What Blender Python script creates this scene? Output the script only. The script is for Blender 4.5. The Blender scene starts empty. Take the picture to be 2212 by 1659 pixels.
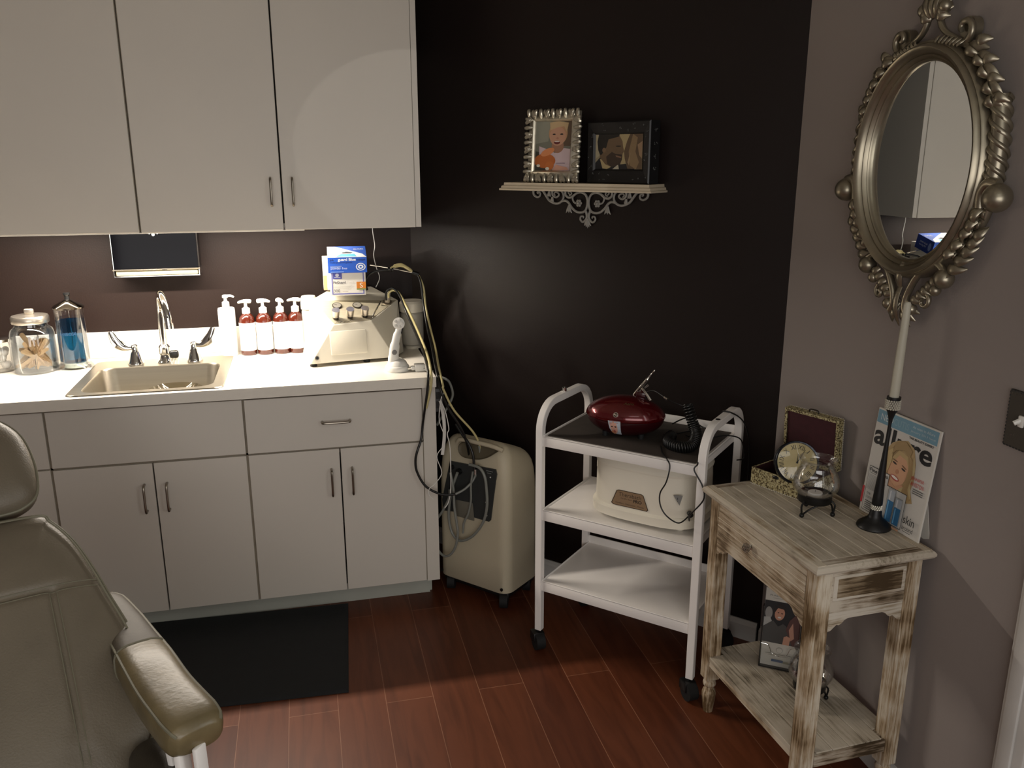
import bpy, bmesh, math, random
from mathutils import Vector, Matrix, noise
PI = math.pi
random.seed(7)
SC = bpy.context.scene
COL = SC.collection

# ------------------------------------------------------------ camera, light, exposure
cam_d = bpy.data.cameras.new('camera'); cam = bpy.data.objects.new('camera', cam_d); COL.objects.link(cam)
CAMFW = Vector((0.22915763, 0.93876156, -0.25731986)); CAMR = Vector((0.97138781, -0.23749499, -0.00136112)); CAMU = Vector((0.06238994, 0.24964546, 0.96632533))
cam.matrix_world = Matrix(((CAMR.x, CAMU.x, -CAMFW.x, -0.4371), (CAMR.y, CAMU.y, -CAMFW.y, -3.5881), (CAMR.z, CAMU.z, -CAMFW.z, 1.6785), (0, 0, 0, 1)))
cam_d.sensor_fit = 'HORIZONTAL'; cam_d.sensor_width = 36; cam_d.lens = 1827.6 / 2212 * 36
cam_d.clip_start = 0.05; cam_d.clip_end = 50
SC.camera = cam
SC.view_settings.view_transform = 'Standard'; SC.view_settings.look = 'None'
SC.view_settings.gamma = 1; SC.view_settings.use_curve_mapping = False
SC.view_settings.exposure = 0.0
SC.cycles.max_bounces = 10; SC.cycles.transparent_max_bounces = 24
SC.cycles.use_denoising = True
SC.cycles.sample_clamp_indirect = 4.0
W = bpy.data.worlds.new('world'); SC.world = W; W.use_nodes = True
W.node_tree.nodes['Background'].inputs[0].default_value = (0.5, 0.48, 0.45, 1); W.node_tree.nodes['Background'].inputs[1].default_value = 0.0

def area(name, loc, rot, sx, sy, power, color, spread=PI):
    l = bpy.data.lights.new(name, 'AREA'); l.shape = 'RECTANGLE'; l.size = sx; l.size_y = sy; l.energy = power; l.color = color; l.spread = spread
    o = bpy.data.objects.new(name, l); COL.objects.link(o); o.location = loc; o.rotation_euler = rot
    return o
area('under_cabinet_lamp', (-0.98, -0.35, 1.4235), (0, 0, 0), 1.05, 0.022, 28, (1.0, 0.90, 0.78))
area('wall_top_fill', (-1.0, -0.13, 1.4285), (0, 0, 0), 1.5, 0.02, 3.2, (1.0, 0.9, 0.78))  # added strip without a known source, brightens the top of the back wall
area('ceiling_fill', (-0.2, -3.9, 2.56), (0, 0, 0), 1.2, 0.6, 3.5, (0.95, 1.0, 0.97))  # unseen overhead fill, added for general room brightness
area('far_room_fill', (-0.7, -5.1, 1.3), (PI/2, 0, 0), 2.8, 1.4, 39, (1.0, 0.965, 0.93))  # unseen panel added behind the camera to brighten the upright fronts
area('doorway_light', (0.93, -3.1, 1.5), (0, PI/2, 0), 1.6, 0.8, 9, (0.97, 1.0, 0.97))
_s = bpy.data.lights.new('mirror_bounce_standin', 'SPOT'); _s.energy = 9; _s.color = (1, 0.95, 0.88); _s.spot_size = math.radians(23.5); _s.spot_blend = 0.03; _s.shadow_soft_size = 0.004  # spot added before the mirror, standing in for light reflected off its glass
_o = bpy.data.objects.new('mirror_bounce_standin', _s); COL.objects.link(_o); _o.location = (1.0, -1.77, 1.67)
_o.rotation_euler = (Vector((0.035, -0.36, 1.70)) - Vector(_o.location)).to_track_quat('-Z', 'Y').to_euler()

# ------------------------------------------------------------ materials
def lin(c):
    return tuple(((v/255)/12.92 if v/255 <= 0.04045 else (((v/255)+0.055)/1.055)**2.4) for v in c) + (1,)
MATS = {}
def pm(name, col, rough=0.5, metal=0.0, var=0.06, scale=8.0, bump=0.0, bscale=60.0, coat=0.0, stretch=(1, 1, 1), spec=0.5, srgb=True):
    if name in MATS: return MATS[name]
    m = bpy.data.materials.new(name); m.use_nodes = True; nt = m.node_tree; N = nt.nodes; L = nt.links
    b = N['Principled BSDF']; c = lin(col) if srgb else tuple(col) + (1,)
    tc = N.new('ShaderNodeTexCoord'); mp = N.new('ShaderNodeMapping'); mp.inputs['Scale'].default_value = stretch
    L.new(tc.outputs['Object'], mp.inputs[0])
    n = N.new('ShaderNodeTexNoise'); n.inputs['Scale'].default_value = scale; n.inputs['Detail'].default_value = 4
    L.new(mp.outputs[0], n.inputs['Vector'])
    r = N.new('ShaderNodeValToRGB'); r.color_ramp.elements[0].position = 0.3; r.color_ramp.elements[1].position = 0.7
    r.color_ramp.elements[0].color = tuple(v*(1-var) for v in c[:3]) + (1,); r.color_ramp.elements[1].color = tuple(min(1, v*(1+var)) for v in c[:3]) + (1,)
    L.new(n.outputs['Fac'], r.inputs[0]); L.new(r.outputs[0], b.inputs['Base Color'])
    b.inputs['Roughness'].default_value = rough; b.inputs['Metallic'].default_value = metal
    b.inputs['Specular IOR Level'].default_value = spec
    if coat: b.inputs['Coat Weight'].default_value = coat; b.inputs['Coat Roughness'].default_value = 0.05
    if bump:
        n2 = N.new('ShaderNodeTexNoise'); n2.inputs['Scale'].default_value = bscale; L.new(mp.outputs[0], n2.inputs['Vector'])
        bp = N.new('ShaderNodeBump'); bp.inputs['Strength'].default_value = bump; bp.inputs['Distance'].default_value = 0.002
        L.new(n2.outputs['Fac'], bp.inputs['Height']); L.new(bp.outputs[0], b.inputs['Normal'])
    MATS[name] = m
    return m
def flat(c, rough=0.6):
    return pm('ink_%d_%d_%d' % tuple(c), c, rough, var=0.02)
def glass(name, tint=(1, 1, 1), refl=0.10):
    if name in MATS: return MATS[name]
    m = bpy.data.materials.new(name); m.use_nodes = True; nt = m.node_tree; N = nt.nodes; L = nt.links
    N.remove(N['Principled BSDF']); out = N['Material Output']
    t = N.new('ShaderNodeBsdfTransparent'); t.inputs[0].default_value = tuple(tint) + (1,)
    g = N.new('ShaderNodeBsdfGlossy'); g.inputs['Roughness'].default_value = 0.03; g.inputs[0].default_value = (1, 1, 1, 1)
    lw = N.new('ShaderNodeLayerWeight'); lw.inputs['Blend'].default_value = 0.25
    mr = N.new('ShaderNodeMapRange'); mr.inputs['To Min'].default_value = refl*0.4; mr.inputs['To Max'].default_value = min(1, refl*6)
    L.new(lw.outputs['Fresnel'], mr.inputs['Value'])
    mx = N.new('ShaderNodeMixShader'); L.new(mr.outputs[0], mx.inputs[0]); L.new(t.outputs[0], mx.inputs[1]); L.new(g.outputs[0], mx.inputs[2])
    L.new(mx.outputs[0], out.inputs[0]); MATS[name] = m
    return m
def liquid(name, tint, body, k=0.35):
    m = bpy.data.materials.new(name); m.use_nodes = True; nt = m.node_tree; N = nt.nodes; L = nt.links
    N.remove(N['Principled BSDF']); out = N['Material Output']
    t = N.new('ShaderNodeBsdfTransparent'); t.inputs[0].default_value = tuple(tint) + (1,)
    d = N.new('ShaderNodeBsdfTranslucent'); d.inputs[0].default_value = tuple(body) + (1,)
    mx = N.new('ShaderNodeMixShader'); mx.inputs[0].default_value = k; L.new(t.outputs[0], mx.inputs[1]); L.new(d.outputs[0], mx.inputs[2])
    L.new(mx.outputs[0], out.inputs[0]); MATS[name] = m
    return m
def emit(name, col, s):
    m = bpy.data.materials.new(name); m.use_nodes = True; b = m.node_tree.nodes['Principled BSDF']
    b.inputs['Base Color'].default_value = tuple(col) + (1,); b.inputs['Emission Color'].default_value = tuple(col) + (1,); b.inputs['Emission Strength'].default_value = s
    return m
def whitewash(name, axis, white=(196, 184, 166), brown=(112, 88, 62), amount=0.5):
    m = bpy.data.materials.new(name); m.use_nodes = True; nt = m.node_tree; N = nt.nodes; L = nt.links; b = N['Principled BSDF']
    tc = N.new('ShaderNodeTexCoord'); mp = N.new('ShaderNodeMapping')
    s = [38, 38, 38]; s[axis] = 2.2; mp.inputs['Scale'].default_value = s; L.new(tc.outputs['Object'], mp.inputs[0])
    n = N.new('ShaderNodeTexNoise'); n.inputs['Scale'].default_value = 3.6; n.inputs['Detail'].default_value = 8; n.inputs['Roughness'].default_value = 0.68; L.new(mp.outputs[0], n.inputs['Vector'])
    n2 = N.new('ShaderNodeTexNoise'); n2.inputs['Scale'].default_value = 7.5; n2.inputs['Detail'].default_value = 3; L.new(tc.outputs['Object'], n2.inputs['Vector'])
    ad = N.new('ShaderNodeMath'); ad.operation = 'MULTIPLY_ADD'; ad.inputs[1].default_value = 1.1; ad.inputs[2].default_value = -0.55; L.new(n2.outputs['Fac'], ad.inputs[0])
    a2 = N.new('ShaderNodeMath'); a2.operation = 'ADD'; L.new(n.outputs['Fac'], a2.inputs[0]); L.new(ad.outputs[0], a2.inputs[1])
    r = N.new('ShaderNodeValToRGB'); e = r.color_ramp.elements; e[0].position = amount-0.17; e[0].color = lin(tuple(int(v*0.72) for v in brown)); e[1].position = amount+0.16; e[1].color = lin(white)
    q = e.new(amount-0.02); q.color = lin(tuple(int(v*0.55+w*0.45) for v, w in zip(brown, white)))
    L.new(a2.outputs[0], r.inputs[0]); L.new(r.outputs[0], b.inputs['Base Color'])
    b.inputs['Roughness'].default_value = 0.7; b.inputs['Specular IOR Level'].default_value = 0.25
    bp = N.new('ShaderNodeBump'); bp.inputs['Strength'].default_value = 0.35; bp.inputs['Distance'].default_value = 0.002; L.new(n.outputs['Fac'], bp.inputs['Height']); L.new(bp.outputs[0], b.inputs['Normal'])
    return m
def floor_mat():
    m = bpy.data.materials.new('cherry_laminate'); m.use_nodes = True; nt = m.node_tree; N = nt.nodes; L = nt.links; b = N['Principled BSDF']
    tc = N.new('ShaderNodeTexCoord'); sp = N.new('ShaderNodeSeparateXYZ'); L.new(tc.outputs['Object'], sp.inputs[0])
    cb = N.new('ShaderNodeCombineXYZ')
    for k, (o, off) in enumerate((('Y', 0.66), ('X', -0.03))):
        a = N.new('ShaderNodeMath'); a.operation = 'ADD'; a.inputs[1].default_value = off + 3.0*0 ; L.new(sp.outputs[o], a.inputs[0]); L.new(a.outputs[0], cb.inputs[k])
    br = N.new('ShaderNodeTexBrick'); L.new(cb.outputs[0], br.inputs['Vector'])
    br.inputs['Scale'].default_value = 1; br.inputs['Brick Width'].default_value = 1.21; br.inputs['Row Height'].default_value = 0.1505; br.inputs['Mortar Size'].default_value = 0.0011; br.inputs['Mortar Smooth'].default_value = 0.1
    br.offset = 0.456; br.offset_frequency = 2
    br.inputs['Color1'].default_value = lin((84, 42, 25)); br.inputs['Color2'].default_value = lin((108, 60, 37)); br.inputs['Mortar'].default_value = lin((140, 98, 76))
    br.inputs['Bias'].default_value = 0.0
    mp = N.new('ShaderNodeMapping'); mp.inputs['Scale'].default_value = (9, 0.9, 1); L.new(tc.outputs['Object'], mp.inputs[0])
    n = N.new('ShaderNodeTexNoise'); n.inputs['Scale'].default_value = 2.2; n.inputs['Detail'].default_value = 7; n.inputs['Distortion'].default_value = 1.6; L.new(mp.outputs[0], n.inputs['Vector'])
    r = N.new('ShaderNodeValToRGB'); r.color_ramp.elements[0].position = 0.33; r.color_ramp.elements[0].color = (0.5, 0.42, 0.36, 1); r.color_ramp.elements[1].position = 0.6; r.color_ramp.elements[1].color = (1.08, 1.05, 1.0, 1)
    L.new(n.outputs['Fac'], r.inputs[0])
    mx = N.new('ShaderNodeMix'); mx.data_type = 'RGBA'; mx.blend_type = 'MULTIPLY'; mx.inputs[0].default_value = 0.55; L.new(br.outputs['Color'], mx.inputs[6]); L.new(r.outputs[0], mx.inputs[7])
    L.new(mx.outputs[2], b.inputs['Base Color']); b.inputs['Roughness'].default_value = 0.42; b.inputs['Specular IOR Level'].default_value = 0.35
    return m
def leather_mat():
    m = pm('olive_grey_leather', (112, 103, 88), 0.42, var=0.12, scale=5, bump=0.35, bscale=220, spec=0.45)
    return m

# ------------------------------------------------------------ mesh builder
class MB:
    def __init__(s): s.v = []; s.f = []; s.m = []; s.mats = []
    def mi(s, mat):
        if mat is None: return 0
        if mat not in s.mats: s.mats.append(mat)
        return s.mats.index(mat)
    def add(s, vs, fs, mat=None, M=None):
        k = len(s.v); i = s.mi(mat)
        s.v += [tuple(M @ Vector(v)) if M else tuple(v) for v in vs]
        s.f += [tuple(q+k for q in f) for f in fs]; s.m += [i]*len(fs)
        return s
    def box(s, a, b, mat=None, M=None):
        x0, y0, z0 = a; x1, y1, z1 = b
        return s.add([(x0, y0, z0), (x1, y0, z0), (x1, y1, z0), (x0, y1, z0), (x0, y0, z1), (x1, y0, z1), (x1, y1, z1), (x0, y1, z1)],
                     [(0, 3, 2, 1), (4, 5, 6, 7), (0, 1, 5, 4), (1, 2, 6, 5), (2, 3, 7, 6), (3, 0, 4, 7)], mat, M)
    def rbox(s, a, b, r=0.003, seg=2, mat=None, M=None):
        bm = bmesh.new(); x0, y0, z0 = a; x1, y1, z1 = b
        bmesh.ops.create_cube(bm, size=1)
        for v in bm.verts: v.co = Vector((x0+(v.co.x+.5)*(x1-x0), y0+(v.co.y+.5)*(y1-y0), z0+(v.co.z+.5)*(z1-z0)))
        r = min(r, 0.49*min(abs(x1-x0), abs(y1-y0), abs(z1-z0)))
        bmesh.ops.bevel(bm, geom=bm.edges[:], offset=r, segments=seg, affect='EDGES', profile=0.5)
        vs = [v.co.copy() for v in bm.verts]; bm.verts.index_update(); fs = [tuple(v.index for v in f.verts) for f in bm.faces]; bm.free()
        return s.add(vs, fs, mat, M)
    def loft(s, loops, caps=(True, True), mat=None, M=None):
        n = len(loops[0]); vs = [p for l in loops for p in l]; fs = []
        for i in range(len(loops)-1):
            for j in range(n):
                a = i*n+j; b = i*n+(j+1) % n; fs.append((a, b, b+n, a+n))
        if caps[0]: fs.append(tuple(range(n))[::-1])
        if caps[1]: fs.append(tuple(range((len(loops)-1)*n, len(loops)*n)))
        return s.add(vs, fs, mat, M)
    def lathe(s, prof, c=(0, 0, 0), n=32, mat=None, M=None, caps=(True, True)):
        loops = [[(c[0]+r*math.cos(2*PI*k/n), c[1]+r*math.sin(2*PI*k/n), c[2]+z) for k in range(n)] for r, z in prof]
        return s.loft(loops, caps, mat, M)
    def cyl(s, p, q, r, r2=None, n=16, mat=None, M=None):
        p = Vector(p); q = Vector(q); d = (q-p); R = d.to_track_quat('Z', 'Y').to_matrix().to_4x4(); T = Matrix.Translation(p) @ R
        if M: T = M @ T
        return s.lathe([(r, 0), (r if r2 is None else r2, d.length)], n=n, mat=mat, M=T)
    def ball(s, c, r, n=16, sc=(1, 1, 1), mat=None, M=None):
        pr = [(max(1e-5, r*math.sin(PI*k/n)), -r*math.cos(PI*k/n)) for k in range(n+1)]
        T = Matrix.Translation(c) @ Matrix.Diagonal((sc[0], sc[1], sc[2], 1))
        if M: T = M @ T
        return s.lathe(pr, n=n*2, mat=mat, M=T)
    def sweep(s, path, rad, flat=1.0, up=None, n=8, mat=None, M=None, closed=False, twist=None):
        P = [Vector(p) for p in path]; N = len(P); loops = []
        if not isinstance(rad, (list, tuple)): rad = [rad]*N
        prev = None
        for i in range(N):
            t = (P[(i+1) % N]-P[i-1]) if closed else (P[min(N-1, i+1)]-P[max(0, i-1)])
            if t.length < 1e-9: t = Vector((0, 0, 1))
            t.normalize()
            if up is not None:
                b = Vector(up) - t*t.dot(Vector(up))
                if b.length < 1e-4: b = t.orthogonal()
            elif prev is None: b = t.orthogonal()
            else:
                b = prev - t*t.dot(prev)
                if b.length < 1e-5: b = t.orthogonal()
            b.normalize(); prev = b; a = t.cross(b)
            tw = twist[i] if twist else 0
            loops.append([tuple(P[i] + a*(rad[i]*math.cos(2*PI*k/n+tw)) + b*(rad[i]*flat*math.sin(2*PI*k/n+tw))) for k in range(n)])
        if closed: loops.append(loops[0]); return s.loft(loops, (False, False), mat, M)
        return s.loft(loops, (True, True), mat, M)
    def prism(s, pts, d0, d1, axis='y', mat=None, M=None):
        # closed 2D outline, extruded along an axis
        def p3(p, d): return {'y': (p[0], d, p[1]), 'z': (p[0], p[1], d), 'x': (d, p[0], p[1])}[axis]
        n = len(pts); vs = [p3(p, d0) for p in pts]+[p3(p, d1) for p in pts]
        fs = [tuple(range(n)), tuple(range(n, 2*n))[::-1]]+[(i, i+n, (i+1) % n+n, (i+1) % n) for i in range(n)]
        return s.add(vs, fs, mat, M)
    def build(s, name, mat=None, parent=None, smooth=35, bevel=0, M=None):
        me = bpy.data.meshes.new(name); me.from_pydata(s.v, [], s.f); me.validate()
        bm = bmesh.new(); bm.from_mesh(me)
        bmesh.ops.recalc_face_normals(bm, faces=bm.faces[:]); bm.to_mesh(me); bm.free()
        if s.mats:
            for m in s.mats: me.materials.append(m)
            if len(s.m) == len(me.polygons): me.polygons.foreach_set('material_index', s.m)
        elif mat: me.materials.append(mat)
        if smooth:
            me.polygons.foreach_set('use_smooth', [True]*len(me.polygons)); me.set_sharp_from_angle(angle=math.radians(smooth))
        o = bpy.data.objects.new(name, me); COL.objects.link(o)
        if parent: o.parent = parent
        if M: o.matrix_local = M
        if bevel:
            b = o.modifiers.new('bevel', 'BEVEL'); b.width = bevel; b.segments = 2; b.limit_method = 'ANGLE'; b.angle_limit = math.radians(40)
        return o
def smoothpath(pts, k=6, closed=False):
    P = [Vector(p) for p in pts]; N = len(P); out = []
    rng = range(N if closed else N-1)
    for i in rng:
        if closed: p0, p1, p2, p3 = P[i-1], P[i], P[(i+1) % N], P[(i+2) % N]
        else: p0, p1, p2, p3 = P[max(0, i-1)], P[i], P[i+1], P[min(N-1, i+2)]
        for j in range(k):
            t = j/k; out.append(0.5*((2*p1)+(p2-p0)*t+(2*p0-5*p1+4*p2-p3)*t*t+(3*p1-p0-3*p2+p3)*t**3))
    if not closed: out.append(P[-1])
    return out
def rrect(cx, cy, w, h, r, z, n=5):
    out = []
    for (sx, sy, a0) in ((1, 1, 0), (-1, 1, 90), (-1, -1, 180), (1, -1, 270)):
        for k in range(n+1):
            a = math.radians(a0+90*k/n); out.append((cx+sx*(w/2-r)+r*math.cos(a), cy+sy*(h/2-r)+r*math.sin(a), z))
    return out
def text_polys(string, w=None, h=None, bold=False, shear=0.0, space=1.0):
    c = bpy.data.curves.new('t', 'FONT'); c.body = string; c.shear = shear; c.space_character = space; c.resolution_u = 4
    if bold: c.offset = 0.025
    o = bpy.data.objects.new('t', c); COL.objects.link(o); dg = bpy.context.evaluated_depsgraph_get(); dg.update()
    me = bpy.data.meshes.new_from_object(o.evaluated_get(dg)); vs = [v.co.copy() for v in me.vertices]; fs = [tuple(p.vertices) for p in me.polygons]
    bpy.data.objects.remove(o); bpy.data.curves.remove(c); bpy.data.meshes.remove(me)
    if not vs: return [], []
    x0 = min(v.x for v in vs); x1 = max(v.x for v in vs); y0 = min(v.y for v in vs); y1 = max(v.y for v in vs)
    sx = (w/(x1-x0)) if w else h/(y1-y0); sy = (h/(y1-y0)) if h else sx
    return [((v.x-x0)*sx, (v.y-y0)*sy) for v in vs], fs
class Print:
    """flat printed artwork: local x right, z up, faces -y; layers stacked by 0.1 mm"""
    def __init__(s, W, H): s.W = W; s.H = H; s.mb = MB(); s.k = 0
    def d(s): s.k += 1; return -0.00012*s.k
    def poly(s, pts, col, mat=None):
        y = s.d(); s.mb.add([(x*s.W, y, z*s.H) for x, z in pts], [tuple(range(len(pts)))], mat or flat(col)); return s
    def rect(s, x0, z0, x1, z1, col): return s.poly([(x0, z0), (x1, z0), (x1, z1), (x0, z1)], col)
    def oval(s, cx, cz, rx, rz, col, n=24, rot=0): 
        a = math.radians(rot); k = s.W/s.H
        pts = []
        for i in range(n):
            u = rx*math.cos(2*PI*i/n); v = rz*math.sin(2*PI*i/n)/k
            pts.append((cx+u*math.cos(a)-v*math.sin(a), cz+(u*math.sin(a)+v*math.cos(a))*k))
        return s.poly(pts, col)
    def frame(s, x0, z0, x1, z1, t, col):
        tx = t/s.W; tz = t/s.H
        s.rect(x0, z0, x1, z0+tz, col); s.rect(x0, z1-tz, x1, z1, col); s.rect(x0, z0, x0+tx, z1, col); s.rect(x1-tx, z0, x1, z1, col); return s
    def text(s, st, x, z, w=None, h=None, col=(20, 20, 20), **k):
        vs, fs = text_polys(st, w*s.W if w else None, h*s.H if h else None, **k); y = s.d()
        s.mb.add([(x*s.W+a, y, z*s.H+b) for a, b in vs], fs, flat(col)); return s
    def build(s, name, parent, M): return s.mb.build(name, None, parent, smooth=0, M=M)

def thing(name, label, cat, loc=(0, 0, 0), rz=0, group=None):
    o = bpy.data.objects.new(name, None); COL.objects.link(o); o.empty_display_size = 0.05
    o.location = loc; o.rotation_euler = (0, 0, rz); o['label'] = label; o['category'] = cat
    if group: o['group'] = group
    return o
def tag(o, label, cat, group=None):
    o['label'] = label; o['category'] = cat
    if group: o['group'] = group
    return o
def struct(o): o['kind'] = 'structure'; return o
def dup(src, label=None, group=None, M=None):
    r = src.copy(); COL.objects.link(r)
    if M: r.matrix_world = M
    if label: r['label'] = label
    if group: r['group'] = group
    for ch in list(src.children):
        c = ch.copy(); COL.objects.link(c); c.parent = r
        for g in list(ch.children):
            d = g.copy(); COL.objects.link(d); d.parent = c
    return r
T3 = Matrix.Translation
RX = lambda a: Matrix.Rotation(a, 4, 'X')
RY = lambda a: Matrix.Rotation(a, 4, 'Y')
RZ = lambda a: Matrix.Rotation(a, 4, 'Z')
# ------------------------------------------------------------ palette
M_cab = pm('white_laminate', (212, 206, 196), 0.42, var=0.015, scale=3)
M_cabin = pm('cabinet_shadow_gap', (34, 30, 26), 0.8)
M_gapl = pm('cabinet_edge', (138, 128, 112), 0.6)
M_top = pm('countertop_laminate', (232, 226, 214), 0.35, var=0.02, scale=40)
M_kick = pm('grey_vinyl', (176, 178, 168), 0.5, var=0.05)
M_brownwall = pm('dark_brown_paint', (30, 19, 15), 0.5, var=0.08, scale=2.5, bump=0.12, bscale=180, spec=0.22)
M_darkwall = pm('espresso_paint', (27, 19, 17), 0.42, var=0.06, scale=2.5, bump=0.12, bscale=180, spec=0.35)
M_taupe = pm('taupe_paint', (148, 139, 135), 0.75, var=0.03, scale=2, bump=0.1, bscale=160)
M_ceil = pm('ceiling_paint', (190, 184, 172), 0.9)
M_basew = pm('white_trim_paint', (206, 204, 200), 0.45)
M_nickel = pm('brushed_nickel', (150, 142, 130), 0.32, 1.0, var=0.05)
M_chrome = pm('chrome', (225, 224, 220), 0.07, 1.0, var=0.01)
M_steel = pm('stainless_steel', (176, 168, 152), 0.3, 1.0, var=0.04, scale=3, stretch=(1, 30, 30))
M_black = pm('black_plastic', (18, 18, 18), 0.35)
M_rubber = pm('black_rubber', (11, 12, 13), 0.75)
M_white = pm('white_plastic', (228, 226, 220), 0.35, var=0.02)
M_beige = pm('beige_plastic', (194, 184, 160), 0.5, var=0.04, scale=3, bump=0.15, bscale=300)
M_wht_metal = pm('white_powder_coat', (242, 238, 234), 0.35, var=0.02)
M_glass = glass('clear_glass')
M_paper = pm('white_paper', (222, 220, 214), 0.7)

# ------------------------------------------------------------ room
A = -0.8406; B = -1.5919
P0 = Vector((0.0018, 0, 0)); E1 = Vector((math.cos(A), math.sin(A), 0)); P1 = P0 + E1*1.5862
GD = Vector((math.cos(B), math.sin(B), 0))
def slab(name, mat, a, b, n, th=0.1, z0=0.0, z1=2.6):
    a = Vector(a); b = Vector(b); n = Vector(n)
    mb = MB(); q = [a, b, b+n*th, a+n*th]
    mb.prism([(p.x, p.y) for p in q], z0, z1, 'z', mat)
    return struct(mb.build(name, smooth=0))
fl = MB().box((-2.8, -5.3, -0.08), (1.3, 0.1, 0.0), floor_mat()); struct(fl.build('floor', smooth=0))
struct(MB().box((-2.8, -5.3, 2.6), (1.3, 0.1, 2.7), M_ceil).build('ceiling', smooth=0))
slab('wall_back', M_brownwall, (-2.7, 0, 0), P0, (0, 1, 0))
slab('wall_diagonal', M_darkwall, P0, P1, (-math.sin(A), math.cos(A), 0))
P2 = P1 + GD*4.1
slab('wall_right', M_taupe, P1, P2, (-math.sin(B), math.cos(B), 0))
slab('wall_left', M_taupe, (-2.7, -5.2, 0), (-2.7, 0, 0), (-1, 0, 0))
slab('wall_front', M_taupe, (1.1, -5.2, 0), (-2.7, -5.2, 0), (0, -1, 0))
def baseboard(name, a, d, L, off=0.0):
    mb = MB(); prof = [(0, 0), (-0.012, 0), (-0.012, 0.058), (-0.009, 0.066), (-0.006, 0.069), (-0.005, 0.0755), (0, 0.0755)]
    mb.prism(prof, 0.0, L, 'x', M_basew)
    o = mb.build(name, smooth=0); o.location = a; o.rotation_euler = (0, 0, math.atan2(d.y, d.x)); return struct(o)
baseboard('baseboard_diagonal', P0+E1*0.02, E1, 1.556)
baseboard('baseboard_right', P1+GD*0.012, GD, 1.05)
# door opening casing and door in the right wall, near the lower right edge of the view
def onright(t, off=0.0): return P1 + GD*t - Vector((-math.sin(B), math.cos(B), 0))*off
mb = MB()
for (t0, t1) in ((1.068, 1.145), (1.945, 2.02)):
    mb.rbox((t0, -0.02, 0.0), (t1, 0.0, 2.08), 0.004, 2, M_basew); mb.rbox((t0+0.012, -0.027, 0.0), (t0+0.05, -0.018, 2.08), 0.004, 2, M_basew)
mb.rbox((1.068, -0.02, 2.06), (2.02, 0.0, 2.14), 0.004, 2, M_basew)
o = mb.build('trim_1', smooth=30); o.location = P1; o.rotation_euler = (0, 0, B); struct(o)
o = MB().rbox((1.147, -0.012, 0.008), (1.943, 0.0, 2.058), 0.002, 2, M_basew).build('door_1'); o.location = P1; o.rotation_euler = (0, 0, B); struct(o)
o = MB().rbox((-0.03, -0.06, 0), (0.03, 0, 0.06), 0.02, 3, M_nickel).build('door_handle'); 
o.parent = bpy.data.objects['door_1']; o.location = (1.2, -0.012, 0.98)

# ------------------------------------------------------------ base cabinets and worktop
def pull(parent, p, q, out=0.028, r=0.0042):
    # bow handle between two fixing points on a face that looks toward -y
    p = Vector(p); q = Vector(q); o = Vector((0, -out, 0)); d = (q-p).normalized()
    path = [p, p+o*0.7, p+o+d*0.008, (p+q)/2+o*1.06, q+o-d*0.008, q+o*0.7, q]
    mb = MB(); mb.sweep(smoothpath(path, 4), r, n=8); return mb.build('handle', M_nickel, parent)
def leaf_door(name, parent, x0, x1, z0, z1, y0, y1, mat=None):
    mb = MB(); mb.rbox((x0, y0, z0), (x1, y1, z1), 0.0012, 1, mat or M_cab); return mb.build(name, None, parent, smooth=20)
def base_unit(x0, x1, label, false_front=False, two=True, drawer_pull=False, filler=0.0, end=False, mid=None):
    t = thing('base_cabinet', label, 'cabinet', (x0, 0, 0)); w = x1-x0; f = w-filler
    mb = MB(); mb.box((0, -0.588, 0.09), (0.018, -0.002, 0.874), M_cab); mb.box((w-0.018, -0.588, 0.09), (w, -0.002, 0.874), M_cab)
    mb.box((0.018, -0.588, 0.09), (w-0.018, -0.002, 0.108), M_cab); mb.box((0.018, -0.012, 0.108), (w-0.018, -0.002, 0.874), M_cab)
    mb.box((0.018, -0.588, 0.84), (w-0.018, -0.57, 0.874), M_cab); mb.box((0.018, -0.588, 0.655), (w-0.018, -0.57, 0.68), M_cab)
    mb.box((0.0, -0.5905, 0.64), (w, -0.588, 0.874), M_gapl)
    for a_, b_ in ((0, 0.0037), (f-0.0037, f)): mb.box((a_, -0.6035, 0.094), (b_, -0.588, 0.66), M_gapl)
    for a_, b_ in ((0, 0.0037), (f-0.0037, f)): mb.box((a_, -0.6005, 0.66), (b_, -0.588, 0.866), M_gapl)
    mb.box((0.0, -0.6005, 0.6605), (w, -0.588, 0.6675), M_gapl)
    if filler: mb.box((f, -0.606, 0.09), (w, -0.588, 0.874), M_cab)
    mb.build('body', None, t, smooth=0)
    MB().box((0, -0.53, 0.0), (w-(0.03 if end else 0), -0.515, 0.092), M_kick).build('toe_kick', None, t, smooth=0)
    if end: MB().box((w-0.03, -0.515, 0.0), (w-0.02, -0.05, 0.09), M_kick).build('toe_kick', None, t, smooth=0)
    g = 0.0038
    leaf_door('drawer' if drawer_pull else 'front_panel', t, g, f-g, 0.668, 0.866, -0.614 if drawer_pull else -0.61, -0.602 if drawer_pull else -0.592)
    if drawer_pull:
        d = t.children[-1]; pull(d, (f*0.5-0.049, -0.614, 0.769), (f*0.5+0.049, -0.614, 0.769))
    if two:
        m = (mid-x0) if mid is not None else f/2
        for k, (a, b, hx) in enumerate(((g, m-0.0024, m-0.034), (m+0.0024, f-g, m+0.040))):
            d = leaf_door('door', t, a, b, 0.094, 0.6602, -0.61, -0.592)
            pull(d, (hx, -0.61, 0.487), (hx, -0.61, 0.585))
    else:
        leaf_door('door', t, g, f-g, 0.094, 0.6625, -0.61, -0.592)
    return t
base_unit(-0.6775, 0.0, 'white base cabinet at the right end of the counter with a pull on its drawer', drawer_pull=True, filler=0.048, end=True, mid=-0.355)
base_unit(-1.3115, -0.6775, 'white base cabinet under the sink with a plain false drawer front', mid=-0.992)
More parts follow.
